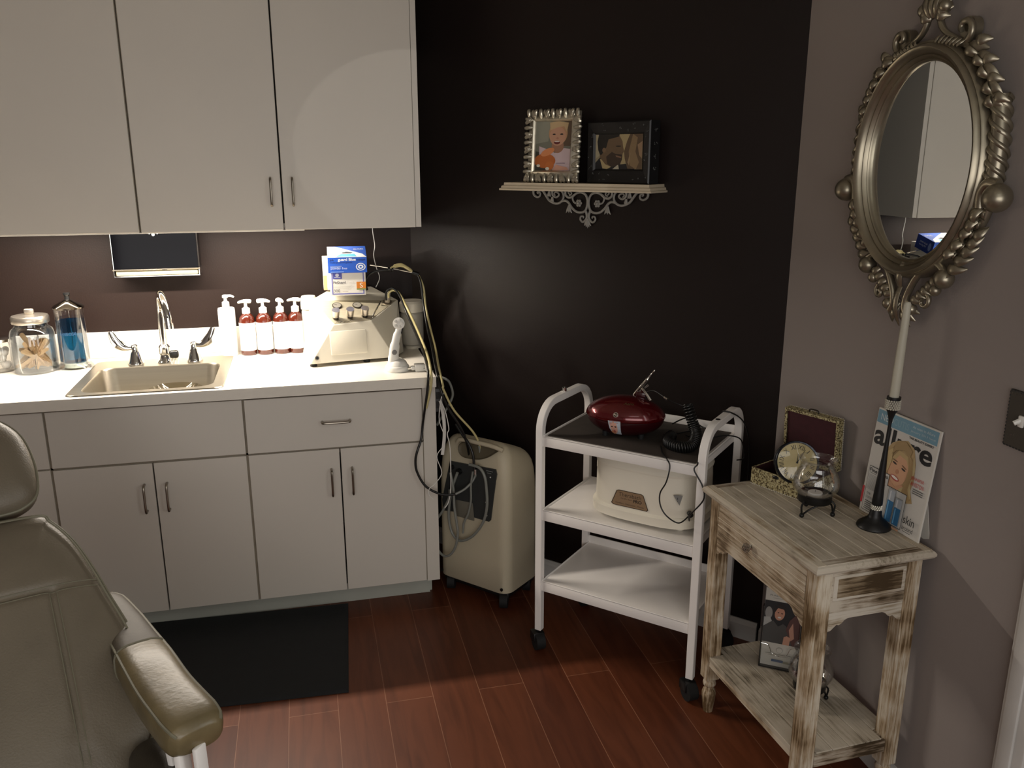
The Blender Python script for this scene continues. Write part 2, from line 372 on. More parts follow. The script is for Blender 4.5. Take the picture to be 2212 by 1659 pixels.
base_unit(-2.06, -1.3115, 'white base cabinet at the left, mostly hidden behind the treatment chair headrest', two=False)

t = thing('countertop', 'white laminate worktop running along the brown wall under bright light', 'countertop', (0, 0, 0))
mb = MB(); zt, zb = 0.914, 0.876; hx0, hx1, hy0, hy1 = -1.225, -0.752, -0.598, -0.112
for a, b in (((-2.7, -0.635), (hx0, -0.002)), ((hx1, -0.635), (0.0, -0.002)), ((hx0, -0.635), (hx1, hy0)), ((hx0, hy1), (hx1, -0.002))):
    mb.box((a[0], a[1], zb), (b[0], b[1], zt), M_top)
mb.build('worktop', None, t, smooth=0)
MB().rbox((-2.7, -0.022, 0.9145), (-0.028, -0.002, 1.017), 0.002, 1, M_top).build('backsplash', None, t)

# ------------------------------------------------------------ wall cabinets
def wall_unit(x0, x1, label, side_strip=0.0, handles=True, mid=None):
    t = thing('wall_cabinet', label, 'cabinet', (x0, 0, 1.43)); w = x1-x0; f = w-side_strip; H = 0.95
    mb = MB(); y0 = -0.35
    mb.box((0, y0, 0), (0.018, -0.002, H), M_cab); mb.box((w-0.018, y0, 0), (w, -0.002, H), M_cab); mb.box((0.018, y0, 0.006), (w-0.018, -0.002, 0.022), M_cab)
    mb.box((0.018, -0.01, 0.02), (w-0.018, -0.002, H), M_cab); mb.box((0, y0, H), (w, -0.002, H+0.018), M_cab)
    mb.box((f/2-0.012 if mid is None else mid-x0-0.01, y0, 0.022), (f/2+0.012 if mid is None else mid-x0+0.01, y0+0.02, H), M_cabin)  # dark strip: the shade in the door gap is put into its colour
    for a_, b_ in ((0, 0.0034), (f-0.0034, f)): mb.box((a_, -0.362, 0.001), (b_, y0, H), M_gapl)
    if side_strip: mb.box((f, -0.3665, 0.001), (w, y0, H), M_cab)
    mb.build('body', None, t, smooth=0)
    g = 0.0035; m = f/2 if mid is None else mid-x0
    for a, b, hx in ((g, m-0.0028, m-0.037), (m+0.0028, f-g*0.5, m+0.038)):
        d = leaf_door('door', t, a, b, 0.0, H, -0.37, -0.352)
        if handles: pull(d, (hx, -0.37, 0.087), (hx, -0.37, 0.183))
    return t
wall_unit(-0.9885, -0.0014, 'tall white wall cabinet beside the dark wall with two bar handles', side_strip=0.02, mid=-0.5005)
wall_unit(-1.98, -0.9905, 'white wall cabinet above the sink at the left with no handle in view')
t = thing('under_cabinet_light', 'slim strip light fixed under the front edge of the wall cabinets', 'light', (-0.98, -0.335, 1.4295))
MB().rbox((-0.55, -0.03, -0.004), (0.55, 0.03, 0.0), 0.001, 1, M_white).build('housing', None, t)

# ------------------------------------------------------------ sink, faucet
t = thing('sink', 'stainless steel drop-in sink set in the white counter', 'sink', (-0.99, -0.355, 0.914))
def L(cx, cy, w, h, r, z, n=6): return rrect(cx, cy, w, h, r, z, n)
mb = MB()
mb.loft([L(0, 0, 0.506, 0.518, 0.03, 0.0008), L(0, 0, 0.502, 0.514, 0.03, 0.004), L(0, 0, 0.485, 0.497, 0.028, 0.0042), L(0, -0.044, 0.43, 0.362, 0.05, 0.0035), L(0, -0.044, 0.422, 0.354, 0.05, -0.004),
         L(0, -0.044, 0.405, 0.336, 0.055, -0.12), L(0, -0.044, 0.36, 0.29, 0.05, -0.155), L(0, -0.044, 0.06, 0.06, 0.03, -0.16)], (False, True), M_steel)
mb.build('basin', None, t, smooth=50)
MB().lathe([(0.028, 0), (0.028, 0.002), (0.022, 0.003), (0.006, 0.001)], (0, -0.044, -0.159), 24, M_chrome).build('drain', None, t)
t = thing('faucet', 'chrome gooseneck faucet with wrist blade handles behind the sink', 'faucet', (-0.985, -0.16, 0.918))
mb = MB(); mb.lathe([(0.032, 0), (0.03, 0.004), (0.022, 0.012), (0.018, 0.03), (0.023, 0.036), (0.022, 0.06), (0.014, 0.07)], n=24)
mb.sweep(smoothpath([(0, 0, 0.06), (0, 0, 0.15), (0.002, -0.004, 0.215), (0.008, -0.03, 0.262), (0.02, -0.075, 0.272), (0.035, -0.115, 0.245), (0.044, -0.135, 0.205), (0.046, -0.14, 0.172)], 5), 0.0135, n=14)
mb.cyl((0.046, -0.14, 0.176), (0.047, -0.141, 0.155), 0.0165, n=20); mb.build('spout', M_chrome, t)
for s, bx in ((-1, -0.105), (1, 0.108)):
    mb = MB(); mb.lathe([(0.03, 0), (0.03, 0.004), (0.026, 0.012), (0.016, 0.045), (0.012, 0.052), (0.012, 0.07), (0.009, 0.074)], (bx, -0.008, 0), 24)
    h = mb.build('valve_base', M_chrome, t)
    mb = MB(); pts = [(bx, -0.008, 0.063), (bx+s*0.03, -0.01, 0.064), (bx+s*0.052, -0.012, 0.076), (bx+s*0.068, -0.013, 0.1), (bx+s*0.078, -0.014, 0.13)]
    p = smoothpath(pts, 5); n = len(p); mb.sweep(p, [0.004+0.0125*math.sin(PI*min(1, i/n*0.95))**1.5+0.002 for i in range(n)], flat=0.34, up=(0, 1, -0.25), n=10)
    mb.build('blade_handle', M_chrome, h)
t = thing('nail_brush', 'small black brush with pale bristles lying at the foot of the faucet', 'brush', (-0.945, -0.205, 0.919))
mb = MB(); mb.rbox((-0.017, -0.012, 0.022), (0.017, 0.012, 0.052), 0.009, 3); mb.build('handle', M_black, t)
mb = MB()
for i in range(6):
    for j in range(3): mb.cyl((-0.013+i*0.0052, -0.006+j*0.006, 0), (-0.013+i*0.0052, -0.006+j*0.006, 0.023), 0.0011, n=5)
mb.build('bristles', M_paper, t)
mb = MB(); mb.lathe([(0.001, 0), (0.05, 0.001), (0.08, 0.022), (0.095, 0.042), (0.097, 0.042), (0.082, 0.019), (0.05, -0.003), (0.001, -0.004)], n=40, caps=(True, True))
o = mb.build('glass_bowl', glass('bowl_glass', (0.88, 0.86, 0.80), 0.07)); tag(o, 'shallow clear glass bowl lying tilted inside the sink', 'bowl'); o.location = (-0.935, -0.33, 0.808); o.rotation_euler = (0.02, 0.03, 0)

# ------------------------------------------------------------ towel dispenser
t = thing('paper_towel_dispenser', 'black glossy paper towel dispenser with chrome edges under the wall cabinet', 'dispenser', (-0.99, 0, 1.27))
MB().prism([(-0.1, 0.0), (-0.099, 0.152), (0, 0.152), (0, -0.002), (-0.09, -0.002)], -0.152, 0.152, 'x', pm('gloss_black', (5, 5, 7), 0.07, spec=0.1)).build('housing', None, t, smooth=0)
mb = MB(); mb.sweep([(-0.154, -0.102, 0), (-0.154, -0.100, 0.152)], 0.003); mb.sweep([(0.154, -0.102, 0), (0.154, -0.100, 0.152)], 0.003); mb.sweep([(-0.157, -0.104, 0), (0.157, -0.104, 0)], 0.0035)
mb.box((-0.155, -0.104, -0.026), (-0.152, -0.002, 0)); mb.box((0.152, -0.104, -0.026), (0.155, -0.002, 0)); mb.box((-0.155, -0.1, -0.028), (0.155, -0.055, -0.024))
mb.build('chrome_trim', M_chrome, t)
MB().rbox((-0.148, -0.098, -0.0235), (0.148, -0.01, -0.004), 0.004, 2).build('towel_stack', pm('cream_towel', (150, 140, 112), 0.8), t)
mb = MB(); mb.cyl((0, -0.0985, 0.132), (0, -0.1035, 0.132), 0.006, n=16); mb.ball((-0.014, -0.1, 0.134), 0.0025, 6); mb.ball((0.014, -0.1, 0.134), 0.0025, 6)
mb.build('lock', M_chrome, t)
# ------------------------------------------------------------ jars on the counter
M_tray = pm('apothecary_lid', (196, 188, 176), 0.28, 0.9)
M_stick = pm('birch_wood', (196, 162, 118), 0.65, var=0.08, scale=10, stretch=(1, 1, 0.2))
def jar_shell(mb, prof, th, c=(0, 0, 0), mat=None):
    inner = [(max(0.001, r-th), z + (th*1.5 if i == 0 else 0)) for i, (r, z) in enumerate(prof)]
    loops = prof + inner[::-1]
    mb.lathe([(0.001, prof[0][1])]+loops+[(0.001, prof[0][1]+th*1.5)], c, 40, mat); return mb
t = thing('apothecary_jar', 'round clear glass jar with a steel lid, filled with wooden sticks', 'jar', (-1.432, -0.185, 0.914))
jar_shell(MB(), [(0.064, 0.001), (0.072, 0.006), (0.075, 0.02), (0.075, 0.14), (0.071, 0.158), (0.056, 0.172), (0.054, 0.184)], 0.003).build('body', glass('jar_glass', (0.86, 0.88, 0.9), 0.12), t)
mb = MB(); mb.lathe([(0.001, 0.186), (0.062, 0.184), (0.064, 0.188), (0.064, 0.205), (0.06, 0.211), (0.02, 0.216), (0.001, 0.216)], n=40)
lid = mb.build('lid', M_tray, t)
MB().rbox((-0.017, -0.007, 0.215), (0.017, 0.007, 0.236), 0.006, 3, M_tray).build('knob', None, lid)
sm = MB()
def stick_mesh():
    out = []
    for k in range(13): a = PI*k/12; out.append((0.0085*math.cos(a), 0.064+0.0085*math.sin(a)))
    for k in range(13): a = PI+PI*k/12; out.append((0.0085*math.cos(a), -0.064+0.0085*math.sin(a)))
    return MB().prism(out, -0.0008, 0.0008, 'y', M_stick)
stick0 = stick_mesh().build('wooden_stick', None, None, smooth=30)
tag(stick0, 'pale wooden spatula stick lying in the lidded glass jar', 'stick', 'wooden sticks in the glass jar')
for i in range(44):
    o = stick0 if i == 0 else stick0.copy()
    if i: COL.objects.link(o)
    lay = (i % 34)/34; ang = random.uniform(0, 2*PI); r = random.uniform(0.008, 0.029); pa = random.uniform(0, 2*PI); tilt = random.uniform(0.45, 1.1) if i < 34 else random.uniform(0.2, 0.6)
    cz = 0.914+0.012+0.056*math.cos(tilt)+lay*0.02 if i < 34 else 0.914+0.02+0.056*math.cos(tilt)
    o.matrix_world = T3((-1.432+r*math.cos(pa), -0.185+r*math.sin(pa), cz+0.004)) @ RZ(ang) @ RX(random.uniform(-0.25, 0.25)) @ RY(tilt) @ Matrix.Scale(0.78, 4)
o = stick0.copy(); COL.objects.link(o); o.matrix_world = T3((-1.432, -0.2, 0.914+0.085)) @ RY(-0.45) @ RX(0.1); o['label'] = 'upright wooden spatula stick leaning above the others in the glass jar'

t = thing('disinfectant_jar', 'tall clear jar of blue disinfecting liquid with a pointed lid', 'jar', (-1.302, -0.17, 0.914))
jar_shell(MB(), [(0.064, 0.0), (0.066, 0.006), (0.062, 0.014), (0.053, 0.024), (0.051, 0.2), (0.052, 0.228)], 0.0025).build('body', M_glass, t)
MB().lathe([(0.001, 0.03), (0.0503, 0.033), (0.0483, 0.185), (0.001, 0.185)], n=36).build('blue_liquid', liquid('blue_liquid', (0.10, 0.40, 0.60), (0.03, 0.14, 0.24), 0.3), t)
MB().lathe([(0.001, 0.008), (0.04, 0.008), (0.04, 0.026), (0.001, 0.026)], n=32).build('base_disc', pm('frosted_base', (190, 200, 190), 0.4), t)
mb = MB(); mb.cyl((0, 0, 0.03), (0, 0, 0.235), 0.0018, n=8); mb.lathe([(0.001, 0.04), (0.036, 0.04), (0.036, 0.043), (0.001, 0.043)], n=24); mb.build('lift_rod', M_chrome, t)
mb = MB(); mb.lathe([(0.001, 0.23), (0.054, 0.229), (0.055, 0.235), (0.049, 0.242), (0.018, 0.258), (0.012, 0.262), (0.001, 0.262)], n=36); lid = mb.build('lid', pm('clear_lid', (120, 114, 106), 0.1, 1.0), t)
MB().lathe([(0.001, 0.262), (0.009, 0.262), (0.008, 0.275), (0.012, 0.28), (0.012, 0.287), (0.001, 0.288)], n=20).build('knob', M_black, lid)
tx, tf = text_polys('BARBICIDE', 0.058, 0.011, bold=True); mb = MB()
def wrap(v, R, zc): a = -PI/2 + (v[0]-0.03)/R; return (R*math.cos(a), R*math.sin(a), zc+v[1])
MB().add([wrap(v, 0.0532, 0.135) for v in tx], tf, pm('etched_print', (30, 60, 90), 0.5)).build('lettering', None, t, smooth=0)

t = thing('cotton_jar', 'glass jar of white cotton at the left edge of the view', 'jar', (-1.56, -0.15, 0.914))
jar_shell(MB(), [(0.040, 0.0), (0.046, 0.006), (0.046, 0.1), (0.042, 0.112)], 0.0025).build('body', M_glass, t)
MB().lathe([(0.001, 0.113), (0.046, 0.113), (0.047, 0.124), (0.03, 0.13), (0.001, 0.131)], n=32).build('lid', M_chrome, t)
mb = MB()
for i in range(26):
    a = random.uniform(0, 2*PI); r = random.uniform(0, 0.028); mb.ball((r*math.cos(a), r*math.sin(a), random.uniform(0.014, 0.078)), 0.013, 6)
tag(mb.build('cotton', M_paper, None), 'heap of white cotton balls in the glass jar at the left edge', 'cotton').location = (-1.56, -0.15, 0.914)
bpy.data.objects['cotton']['kind'] = 'stuff'

# ------------------------------------------------------------ pump bottles
M_amber = pm('amber_plastic', (74, 26, 14), 0.16, var=0.04, coat=0.4)
t = thing('pump_bottle', 'slim all-white pump bottle beside the sink', 'bottle', (-0.752, -0.085, 0.914))
MB().lathe([(0.001, 0), (0.031, 0.001), (0.033, 0.004), (0.033, 0.185), (0.031, 0.193), (0.014, 0.197), (0.013, 0.2), (0.001, 0.2)], n=32).build('body', M_white, t)
mb = MB(); mb.lathe([(0.014, 0.198), (0.014, 0.216), (0.008, 0.22), (0.006, 0.222), (0.006, 0.232), (0.011, 0.234), (0.011, 0.243), (0.004, 0.246)], n=20); mb.sweep([(0, 0, 0.24), (0.02, -0.006, 0.242), (0.034, -0.01, 0.237)], [0.006, 0.005, 0.0035], n=8); mb.build('pump', M_white, t)
labels = ['amber pump bottle with a white label, next to the slim white bottle', 'second amber pump bottle in the row, counting from the slim white bottle',
          'third amber pump bottle in the row, counting from the slim white bottle', 'fourth amber pump bottle, half hidden by the white machine']
M_lab = pm('white_label', (236, 234, 230), 0.45)
def amber(label, x, ang):
    t = thing('amber_pump_bottle', label, 'bottle', (x, -0.085, 0.914), ang, 'amber pump bottles by the backsplash')
    MB().lathe([(0.001, 0), (0.029, 0.001), (0.031, 0.005), (0.031, 0.135), (0.028, 0.152), (0.018, 0.165), (0.013, 0.17), (0.001, 0.17)], n=32).build('body', M_amber, t)
    MB().lathe([(0.0315, 0.02), (0.0318, 0.02), (0.0318, 0.132), (0.0315, 0.132)], n=32, caps=(False, False)).build('paper_label', M_lab, t)
    mb = MB(); mb.lathe([(0.0145, 0.167), (0.0155, 0.168), (0.0155, 0.188), (0.009, 0.192), (0.006, 0.196), (0.006, 0.208)], n=20, caps=(True, True))
    mb.sweep(smoothpath([(-0.03, 0, 0.212), (-0.012, 0, 0.2165), (0.01, 0, 0.216), (0.022, 0, 0.214)], 3), [0.004, 0.0055, 0.0065, 0.0075, 0.009, 0.0095, 0.0095, 0.0095, 0.009, 0.007][:10], flat=0.8, n=10)
    mb.build('pump', M_white, t); return t
a0 = amber(labels[0], -0.677, 0.15)
for x, ang, lb in ((-0.612, PI-0.2, labels[1]), (-0.546, PI/2+0.5, labels[2]), (-0.4865, -0.1, labels[3])):
    dup(a0, lb, None, T3((x, -0.085, 0.914)) @ RZ(ang))

# ------------------------------------------------------------ microdermabrasion machine
M_mach = pm('cream_machine_housing', (214, 208, 192), 0.4, var=0.02)
M_panel = pm('brushed_panel', (176, 168, 146), 0.42, 0.35, var=0.05, stretch=(1, 20, 20))
t = thing('facial_machine', 'cream faceted microdermabrasion machine with gauges and knobs on the counter', 'machine', (0, 0, 0))
Af, Bf = Vector((-0.442, -0.385, 0.927)), Vector((-0.115, -0.335, 0.927))
C1, D1 = Vector((-0.345, -0.335, 1.066)), Vector((-0.2, -0.312, 1.072))
E2_, F2_ = Vector((-0.425, -0.2, 1.142)), Vector((-0.078, -0.165, 1.125))
H2, G2 = Vector((-0.468, -0.25, 0.93)), Vector((-0.068, -0.22, 0.92))
Eb, Fb = Vector((-0.335, -0.06, 1.168)), Vector((-0.175, -0.05, 1.168))
Hb, Gb = Vector((-0.35, -0.05, 0.93)), Vector((-0.072, -0.05, 0.927))
mb = MB(); vs = [Af, Bf, C1, D1, E2_, F2_, H2, G2, Eb, Fb, Hb, Gb]
mb.add(vs, [(0, 1, 3, 2), (2, 3, 5, 4), (1, 7, 5, 3), (0, 2, 4, 6), (4, 5, 9, 8), (7, 11, 9), (7, 9, 5), (6, 4, 8), (6, 8, 10), (8, 9, 11, 10), (0, 6, 10, 11, 7, 1)], M_mach)
mb.build('housing', None, t, smooth=0, bevel=0.003)
pe = (E2_-C1).normalized(); px_ = (D1-C1).normalized(); pn = px_.cross(pe).normalized()
if pn.z < 0: pn = -pn
ins = lambda P, k=0.012: P + ((C1+D1+E2_+F2_)/4-P)*k*4 + pn*0.0015
q = [ins(C1), ins(D1), ins(F2_), ins(E2_)]
mb = MB(); mb.add([*q, *[p-pn*0.003 for p in q]], [(0, 1, 2, 3), (0, 4, 5, 1), (1, 5, 6, 2), (2, 6, 7, 3), (3, 7, 4, 0)], M_panel); mb.build('control_panel', None, t, smooth=0)
def onp(u, v, h=0.0):   # u across, v up the sloping panel
    a = C1.lerp(D1, u); b = E2_.lerp(F2_, u); return a.lerp(b, v) + pn*h
for u in (0.15, 0.44, 0.74):
    mb = MB(); p = onp(u, 0.22); mb.cyl(p+pn*0.001, p+pn*0.005, 0.0125, n=20, mat=M_nickel); mb.cyl(p+pn*0.005, p+pn*0.014, 0.011, n=20, mat=M_black)
    mb.cyl(p+pn*0.013, p+pn*0.043, 0.0135, 0.0155, n=24, mat=M_tray); mb.build('knob', None, t)
for u in (0.27, 0.54):
    p = onp(u, 0.73); g = MB(); g.cyl(p, p+pn*0.006, 0.0185, n=28, mat=pm('gauge_bezel', (70, 66, 60), 0.3, 0.8)); g.cyl(p+pn*0.006, p+pn*0.0066, 0.0155, n=28, mat=pm('gauge_face', (120, 116, 106), 0.6)); g = g.build('gauge', None, t)
    n_ = MB(); n_.sweep([p+pn*0.0072, p+pn*0.0072+pe*0.006-px_*0.008], 0.0006, mat=M_black, n=4); n_.build('needle', None, g)
mb = MB(); mb.sweep(smoothpath([onp(0.96, 0.12), onp(0.96, 0.12, 0.012), onp(0.88, 0.6, 0.025), onp(0.86, 0.72, 0.018), onp(0.86, 0.74, 0)], 4), 0.0032, n=8, mat=M_chrome); mb.build('rail', None, t)
sq = [onp(0.1+0.035*i, 0.06+0.03*math.sin(i*2.1), 0.0022) for i in range(12)]
mb = MB(); mb.sweep(smoothpath(sq, 4), 0.0006, n=4, mat=M_black); mb.build('script_mark', None, t)
fd = (Bf-Af).normalized(); fu = ((C1+D1)/2-(Af+Bf)/2); fu = (fu-fd*fu.dot(fd)).normalized(); fn = fd.cross(fu); 
FM = Matrix((( fd.x, -fn.x, fu.x, 0), (fd.y, -fn.y, fu.y, 0), (fd.z, -fn.z, fu.z, 0), (0, 0, 0, 1))); FM.translation = Af
mb = MB(); mb.rbox((0.085, -0.003, 0.028), (0.225, 0.004, 0.118), 0.002, 2); mb.build('front_panel', M_mach, t, M=FM)
mb = MB(); mb.cyl((0.028, 0.003, 0.022), (0.028, -0.012, 0.022), 0.0085, n=18, mat=M_nickel); mb.cyl((0.028, -0.010, 0.022), (0.028, -0.0135, 0.022), 0.0055, n=18, mat=M_black); mb.build('port', None, t, M=FM)
for p in ((-0.428, -0.362), (-0.225, -0.332), (-0.36, -0.08), (-0.1, -0.08)):
    MB().lathe([(0.013, 0.0002), (0.014, 0.004), (0.01, 0.014), (0.001, 0.0145)], (p[0], p[1], 0.914), 16).build('foot', M_black, t)
# hose holder post on the right of the panel
hp = onp(0.91, 0.86); mb = MB(); mb.cyl(hp, hp+pn*0.005, 0.018, n=24, mat=M_nickel); mb.rbox((-0.012, -0.010, 0), (0.010, 0.004, 0.05), 0.004, 2, M_steel, T3(hp) @ RY(0.12)); mb.build('hose_outlet', None, t)
M_can = pm('translucent_canister', (176, 172, 160), 0.45)
def canister(x, y, lb, k):
    c = thing('canister', lb, 'canister', (x, y, 0.914), group='canisters flanking the machine'); c.scale = (1, 1, 1.15 if k < 0.7 else 1)
    MB().lathe([(0.001, 0.012), (0.04*k, 0.012), (0.05*k, 0.02), (0.052*k, 0.04), (0.052*k, 0.145), (0.046*k, 0.158), (0.001, 0.158)], n=32).build('body', M_can, c)
    MB().lathe([(0.001, 0.155), (0.056*k, 0.155), (0.056*k, 0.19), (0.048*k, 0.2), (0.001, 0.201)], n=32).build('lid', M_mach, c)
    MB().lathe([(0.03*k, 0.0002), (0.036*k, 0.0002), (0.036*k, 0.013), (0.03*k, 0.013)], n=24).build('base_ring', M_mach, c)
canister(-0.432, -0.093, 'small white lidded canister left of the machine, washed out by the lamp', 0.56)
canister(-0.018, -0.118, 'white lidded plastic canister behind the right side of the machine', 0.9)

# ------------------------------------------------------------ glove boxes leaning on the machine
BL = (28, 82, 176)
def glove_box(label, W_, D_, H_, M, base, art):
    t = thing('glove_box', label, 'box', (0, 0, 0), group='glove boxes on the machine'); t.matrix_world = M
    MB().rbox((0, 0, 0), (W_, D_, H_), 0.0012, 1, base).build('carton', None, t, smooth=0)
    art(t, W_, D_, H_); return t
def art_blue(t, w, d, h):
    p = Print(w, h); p.rect(0, 0, 1, 1, (24, 84, 190)); p.text('Job', .05, .74, h=.17, col=(16, 28, 70), bold=True); p.text('guard Blue', .26, .72, w=.46, col=(236, 240, 246), bold=True); p.text('vinyl', .75, .74, h=.16, w=.2, col=(16, 28, 70))
    p.text('multi-purpose gloves', .06, .60, w=.56, col=(20, 40, 100)); p.oval(.84, .38, .125, .25, (230, 236, 245)); p.oval(.84, .38, .10, .2, (30, 90, 190)); p.oval(.84, .38, .07, .14, (230, 236, 245)); p.oval(.84, .38, .03, .06, (40, 90, 180))
    for i, ww in enumerate((.3, .26)): p.rect(.06, .44-i*.06, .06+ww, .46-i*.06, (180, 200, 230))
    p.text('powder free', .07, .2, w=.42, col=(206, 216, 236)); p.rect(.06, .06, .4, .1, (150, 180, 224)); p.build('front_print', t, T3((0, -0.0004, 0)))
    p = Print(w, d); p.rect(0, 0, 1, 1, (30, 84, 184)); p.poly([(0, 0), (1, 0), (.9, .3), (.45, .75), (.2, .98), (0, 1)], (232, 236, 240)); p.poly([(.2, .05), (.75, .05), (.7, .3), (.35, .3)], (90, 190, 220)); p.poly([(.35, .42), (.5, .5), (.66, .42), (.6, .34), (.4, .34)], (28, 34, 48))
    p.text('GLOVES', .68, .66, w=.26, h=.12, col=(230, 234, 240)); p.build('top_print', t, T3((0, 0, h+0.0004)) @ RX(-PI/2))
    p = Print(d, h); p.rect(0, 0, 1, 1, (22, 50, 130)); p.oval(.2, .5, .08, .3, (120, 140, 190)); p.text('BLUE VINYL', .35, .55, w=.45, col=(220, 226, 236)); p.text('100 gloves', .4, .3, w=.4, col=(190, 200, 220)); p.build('side_print', t, T3((w+0.0004, 0, 0)) @ RZ(PI/2))
def art_white(t, w, d, h):
    p = Print(w, h); p.frame(.05, .06, .95, 1.0, .004, (110, 112, 180)); p.rect(.09, .72, .34, 1.0, (78, 84, 168)); p.oval(.21, .88, .05, .07, (214, 216, 232)); p.rect(.13, .77, .3, .8, (214, 216, 232))
    p.text('FitGuard', .1, .52, w=.34, col=(60, 60, 70), bold=True); p.text('Touch', .48, .52, w=.2, col=(190, 186, 180))
    for i in range(4): p.rect(.1, .44-i*.045, .62-.03*i, .455-i*.045, (190, 186, 178))
    p.text('300', .1, .16, h=.12, col=(72, 72, 78)); p.rect(.74, .24, 1.0, .58, (206, 124, 40)); p.rect(.74, .24, 1.0, .30, (130, 150, 90)); p.text('S', .83, .33, h=.21, col=(240, 236, 226)); p.rect(.34, .17, .5, .2, (200, 190, 182)); p.build('front_print', t, T3((0, -0.0004, 0)))
tilt = -0.2
M1 = T3((-0.346, -0.213, 1.158)) @ RZ(-0.03) @ RX(0.23)
glove_box('white and purple glove box with an orange S patch, under the blue box', 0.138, 0.098, 0.098, M1, M_white, art_white)
M2 = M1 @ T3((-0.004, -0.012, 0.0995)) @ RX(0.03)
glove_box('bright blue vinyl glove box on top of the stack', 0.148, 0.118, 0.063, M2, flat((26, 70, 170)), art_blue)
M3 = T3((-0.368, -0.115, 1.168)) @ RX(0.0)
def art_side(t, w, d, h):
    p = Print(w, h); p.rect(0, 0, .12, .45, (206, 150, 104)); p.build('front_print', t, T3((0, -0.0004, 0)))
glove_box('plain white box standing behind the white and purple box', 0.12, 0.07, 0.13, M3, M_white, art_side)
# ------------------------------------------------------------ wand and hoses
M_cream = pm('cream_tubing', (196, 184, 132), 0.3, var=0.05, coat=0.2); M_clear = pm('grey_vinyl_tubing', (128, 130, 124), 0.3, var=0.05)
t = thing('treatment_wand', 'thin metal treatment wand with cream grip held up beside the glove boxes', 'wand', (0, 0, 0))
MB().sweep([(-0.187, -0.2, 1.274), (-0.102, -0.2, 1.258), (-0.02, -0.2, 1.238)], 0.0024, mat=M_chrome).build('rod', None, t)
MB().sweep(smoothpath([(-0.107, -0.2, 1.258), (-0.09, -0.2, 1.266), (-0.06, -0.2, 1.268), (-0.03, -0.2, 1.25), (-0.01, -0.2, 1.236)], 4), [0.004]*4+[0.008]*5+[0.007]*4+[0.005]*4, mat=M_cream).build('grip', None, t)
mb = MB(); mb.cyl((-0.118, -0.2, 1.255), (-0.109, -0.2, 1.254), 0.0085, mat=M_black); mb.build('clip', None, t); mb = MB(); mb.cyl((-0.103, -0.2, 1.253), (-0.096, -0.2, 1.252), 0.0085, mat=M_black); mb.build('clip', None, t); mb = MB(); mb.cyl((-0.022, -0.2, 1.24), (0.004, -0.2, 1.23), 0.0095, mat=M_black); mb.build('clip', None, t)
def hose(name, label, pts, r, mat, cat='hose', k=6, group=None):
    o = MB().sweep(smoothpath(pts, k), r, n=10, mat=mat).build(name, None, None, smooth=60); return tag(o, label, cat, group)
hose('black_hose', 'black hose arching from behind the glove boxes to the wand', [(-0.2, -0.16, 1.17), (-0.206, -0.18, 1.21), (-0.187, -0.2, 1.239), (-0.15, -0.2, 1.25), (-0.104, -0.2, 1.252)], 0.0048, M_black)
hose('black_hose', 'black hose falling from the wand past the counter end', [(0.0, -0.203, 1.229), (0.009, -0.22, 1.2), (0.016, -0.24, 1.11), (0.02, -0.30, 1.03), (0.018, -0.42, 0.982), (0.008, -0.58, 0.935), (0.012, -0.652, 0.875), (0.04, -0.655, 0.8), (0.09, -0.65, 0.71), (0.112, -0.63, 0.64), (0.125, -0.6, 0.585)], 0.0045, M_black)
hose('cream_hose', 'cream hose falling from the wand beside the black one', [(0.004, -0.205, 1.226), (0.020, -0.22, 1.18), (0.026, -0.23, 1.1), (0.034, -0.30, 1.02), (0.032, -0.42, 0.976), (0.022, -0.56, 0.935), (0.02, -0.664, 0.89), (0.022, -0.666, 0.872), (0.06, -0.66, 0.79), (0.13, -0.65, 0.70), (0.157, -0.64, 0.64), (0.16, -0.64, 0.57)], 0.0042, M_cream)
hose('cream_hose', 'cream hose running from the machine outlet down over the counter edge', [(-0.118, -0.196, 1.14), (-0.118, -0.198, 1.158), (-0.1, -0.2, 1.17), (-0.076, -0.21, 1.156), (-0.045, -0.25, 1.09), (-0.022, -0.38, 1.02), (-0.018, -0.55, 0.98), (-0.019, -0.644, 0.935), (-0.022, -0.648, 0.88), (-0.04, -0.64, 0.8)], 0.005, M_cream)
hose('black_hose', 'black hose paired with the cream one over the counter edge, looping under the drawer', [(-0.128, -0.196, 1.13), (-0.127, -0.2, 1.164), (-0.104, -0.205, 1.18), (-0.076, -0.215, 1.15), (-0.053, -0.25, 1.08), (-0.03, -0.38, 1.008), (-0.027, -0.55, 0.97), (-0.03, -0.646, 0.93), (-0.035, -0.65, 0.87), (-0.046, -0.64, 0.79), (-0.052, -0.625, 0.735), (-0.06, -0.63, 0.68),
      (-0.078, -0.64, 0.635), (-0.085, -0.64, 0.6), (-0.08, -0.64, 0.555), (-0.049, -0.645, 0.497), (0.009, -0.65, 0.462), (0.06, -0.65, 0.458)], 0.0046, M_black)
hose('grey_hose', 'clear grey hose closing the big loop in front of the concentrator', [(0.06, -0.65, 0.458), (0.1, -0.65, 0.478), (0.136, -0.645, 0.517), (0.158, -0.64, 0.591), (0.155, -0.64, 0.64)], 0.0046, M_clear)
hose('grey_hose', 'short grey hose curling beside the counter end', [(0.024, -0.46, 0.875), (0.054, -0.5, 0.87), (0.072, -0.5, 0.852), (0.083, -0.5, 0.808), (0.07, -0.5, 0.771), (0.045, -0.5, 0.729), (0.019, -0.5, 0.687)], 0.005, M_clear)
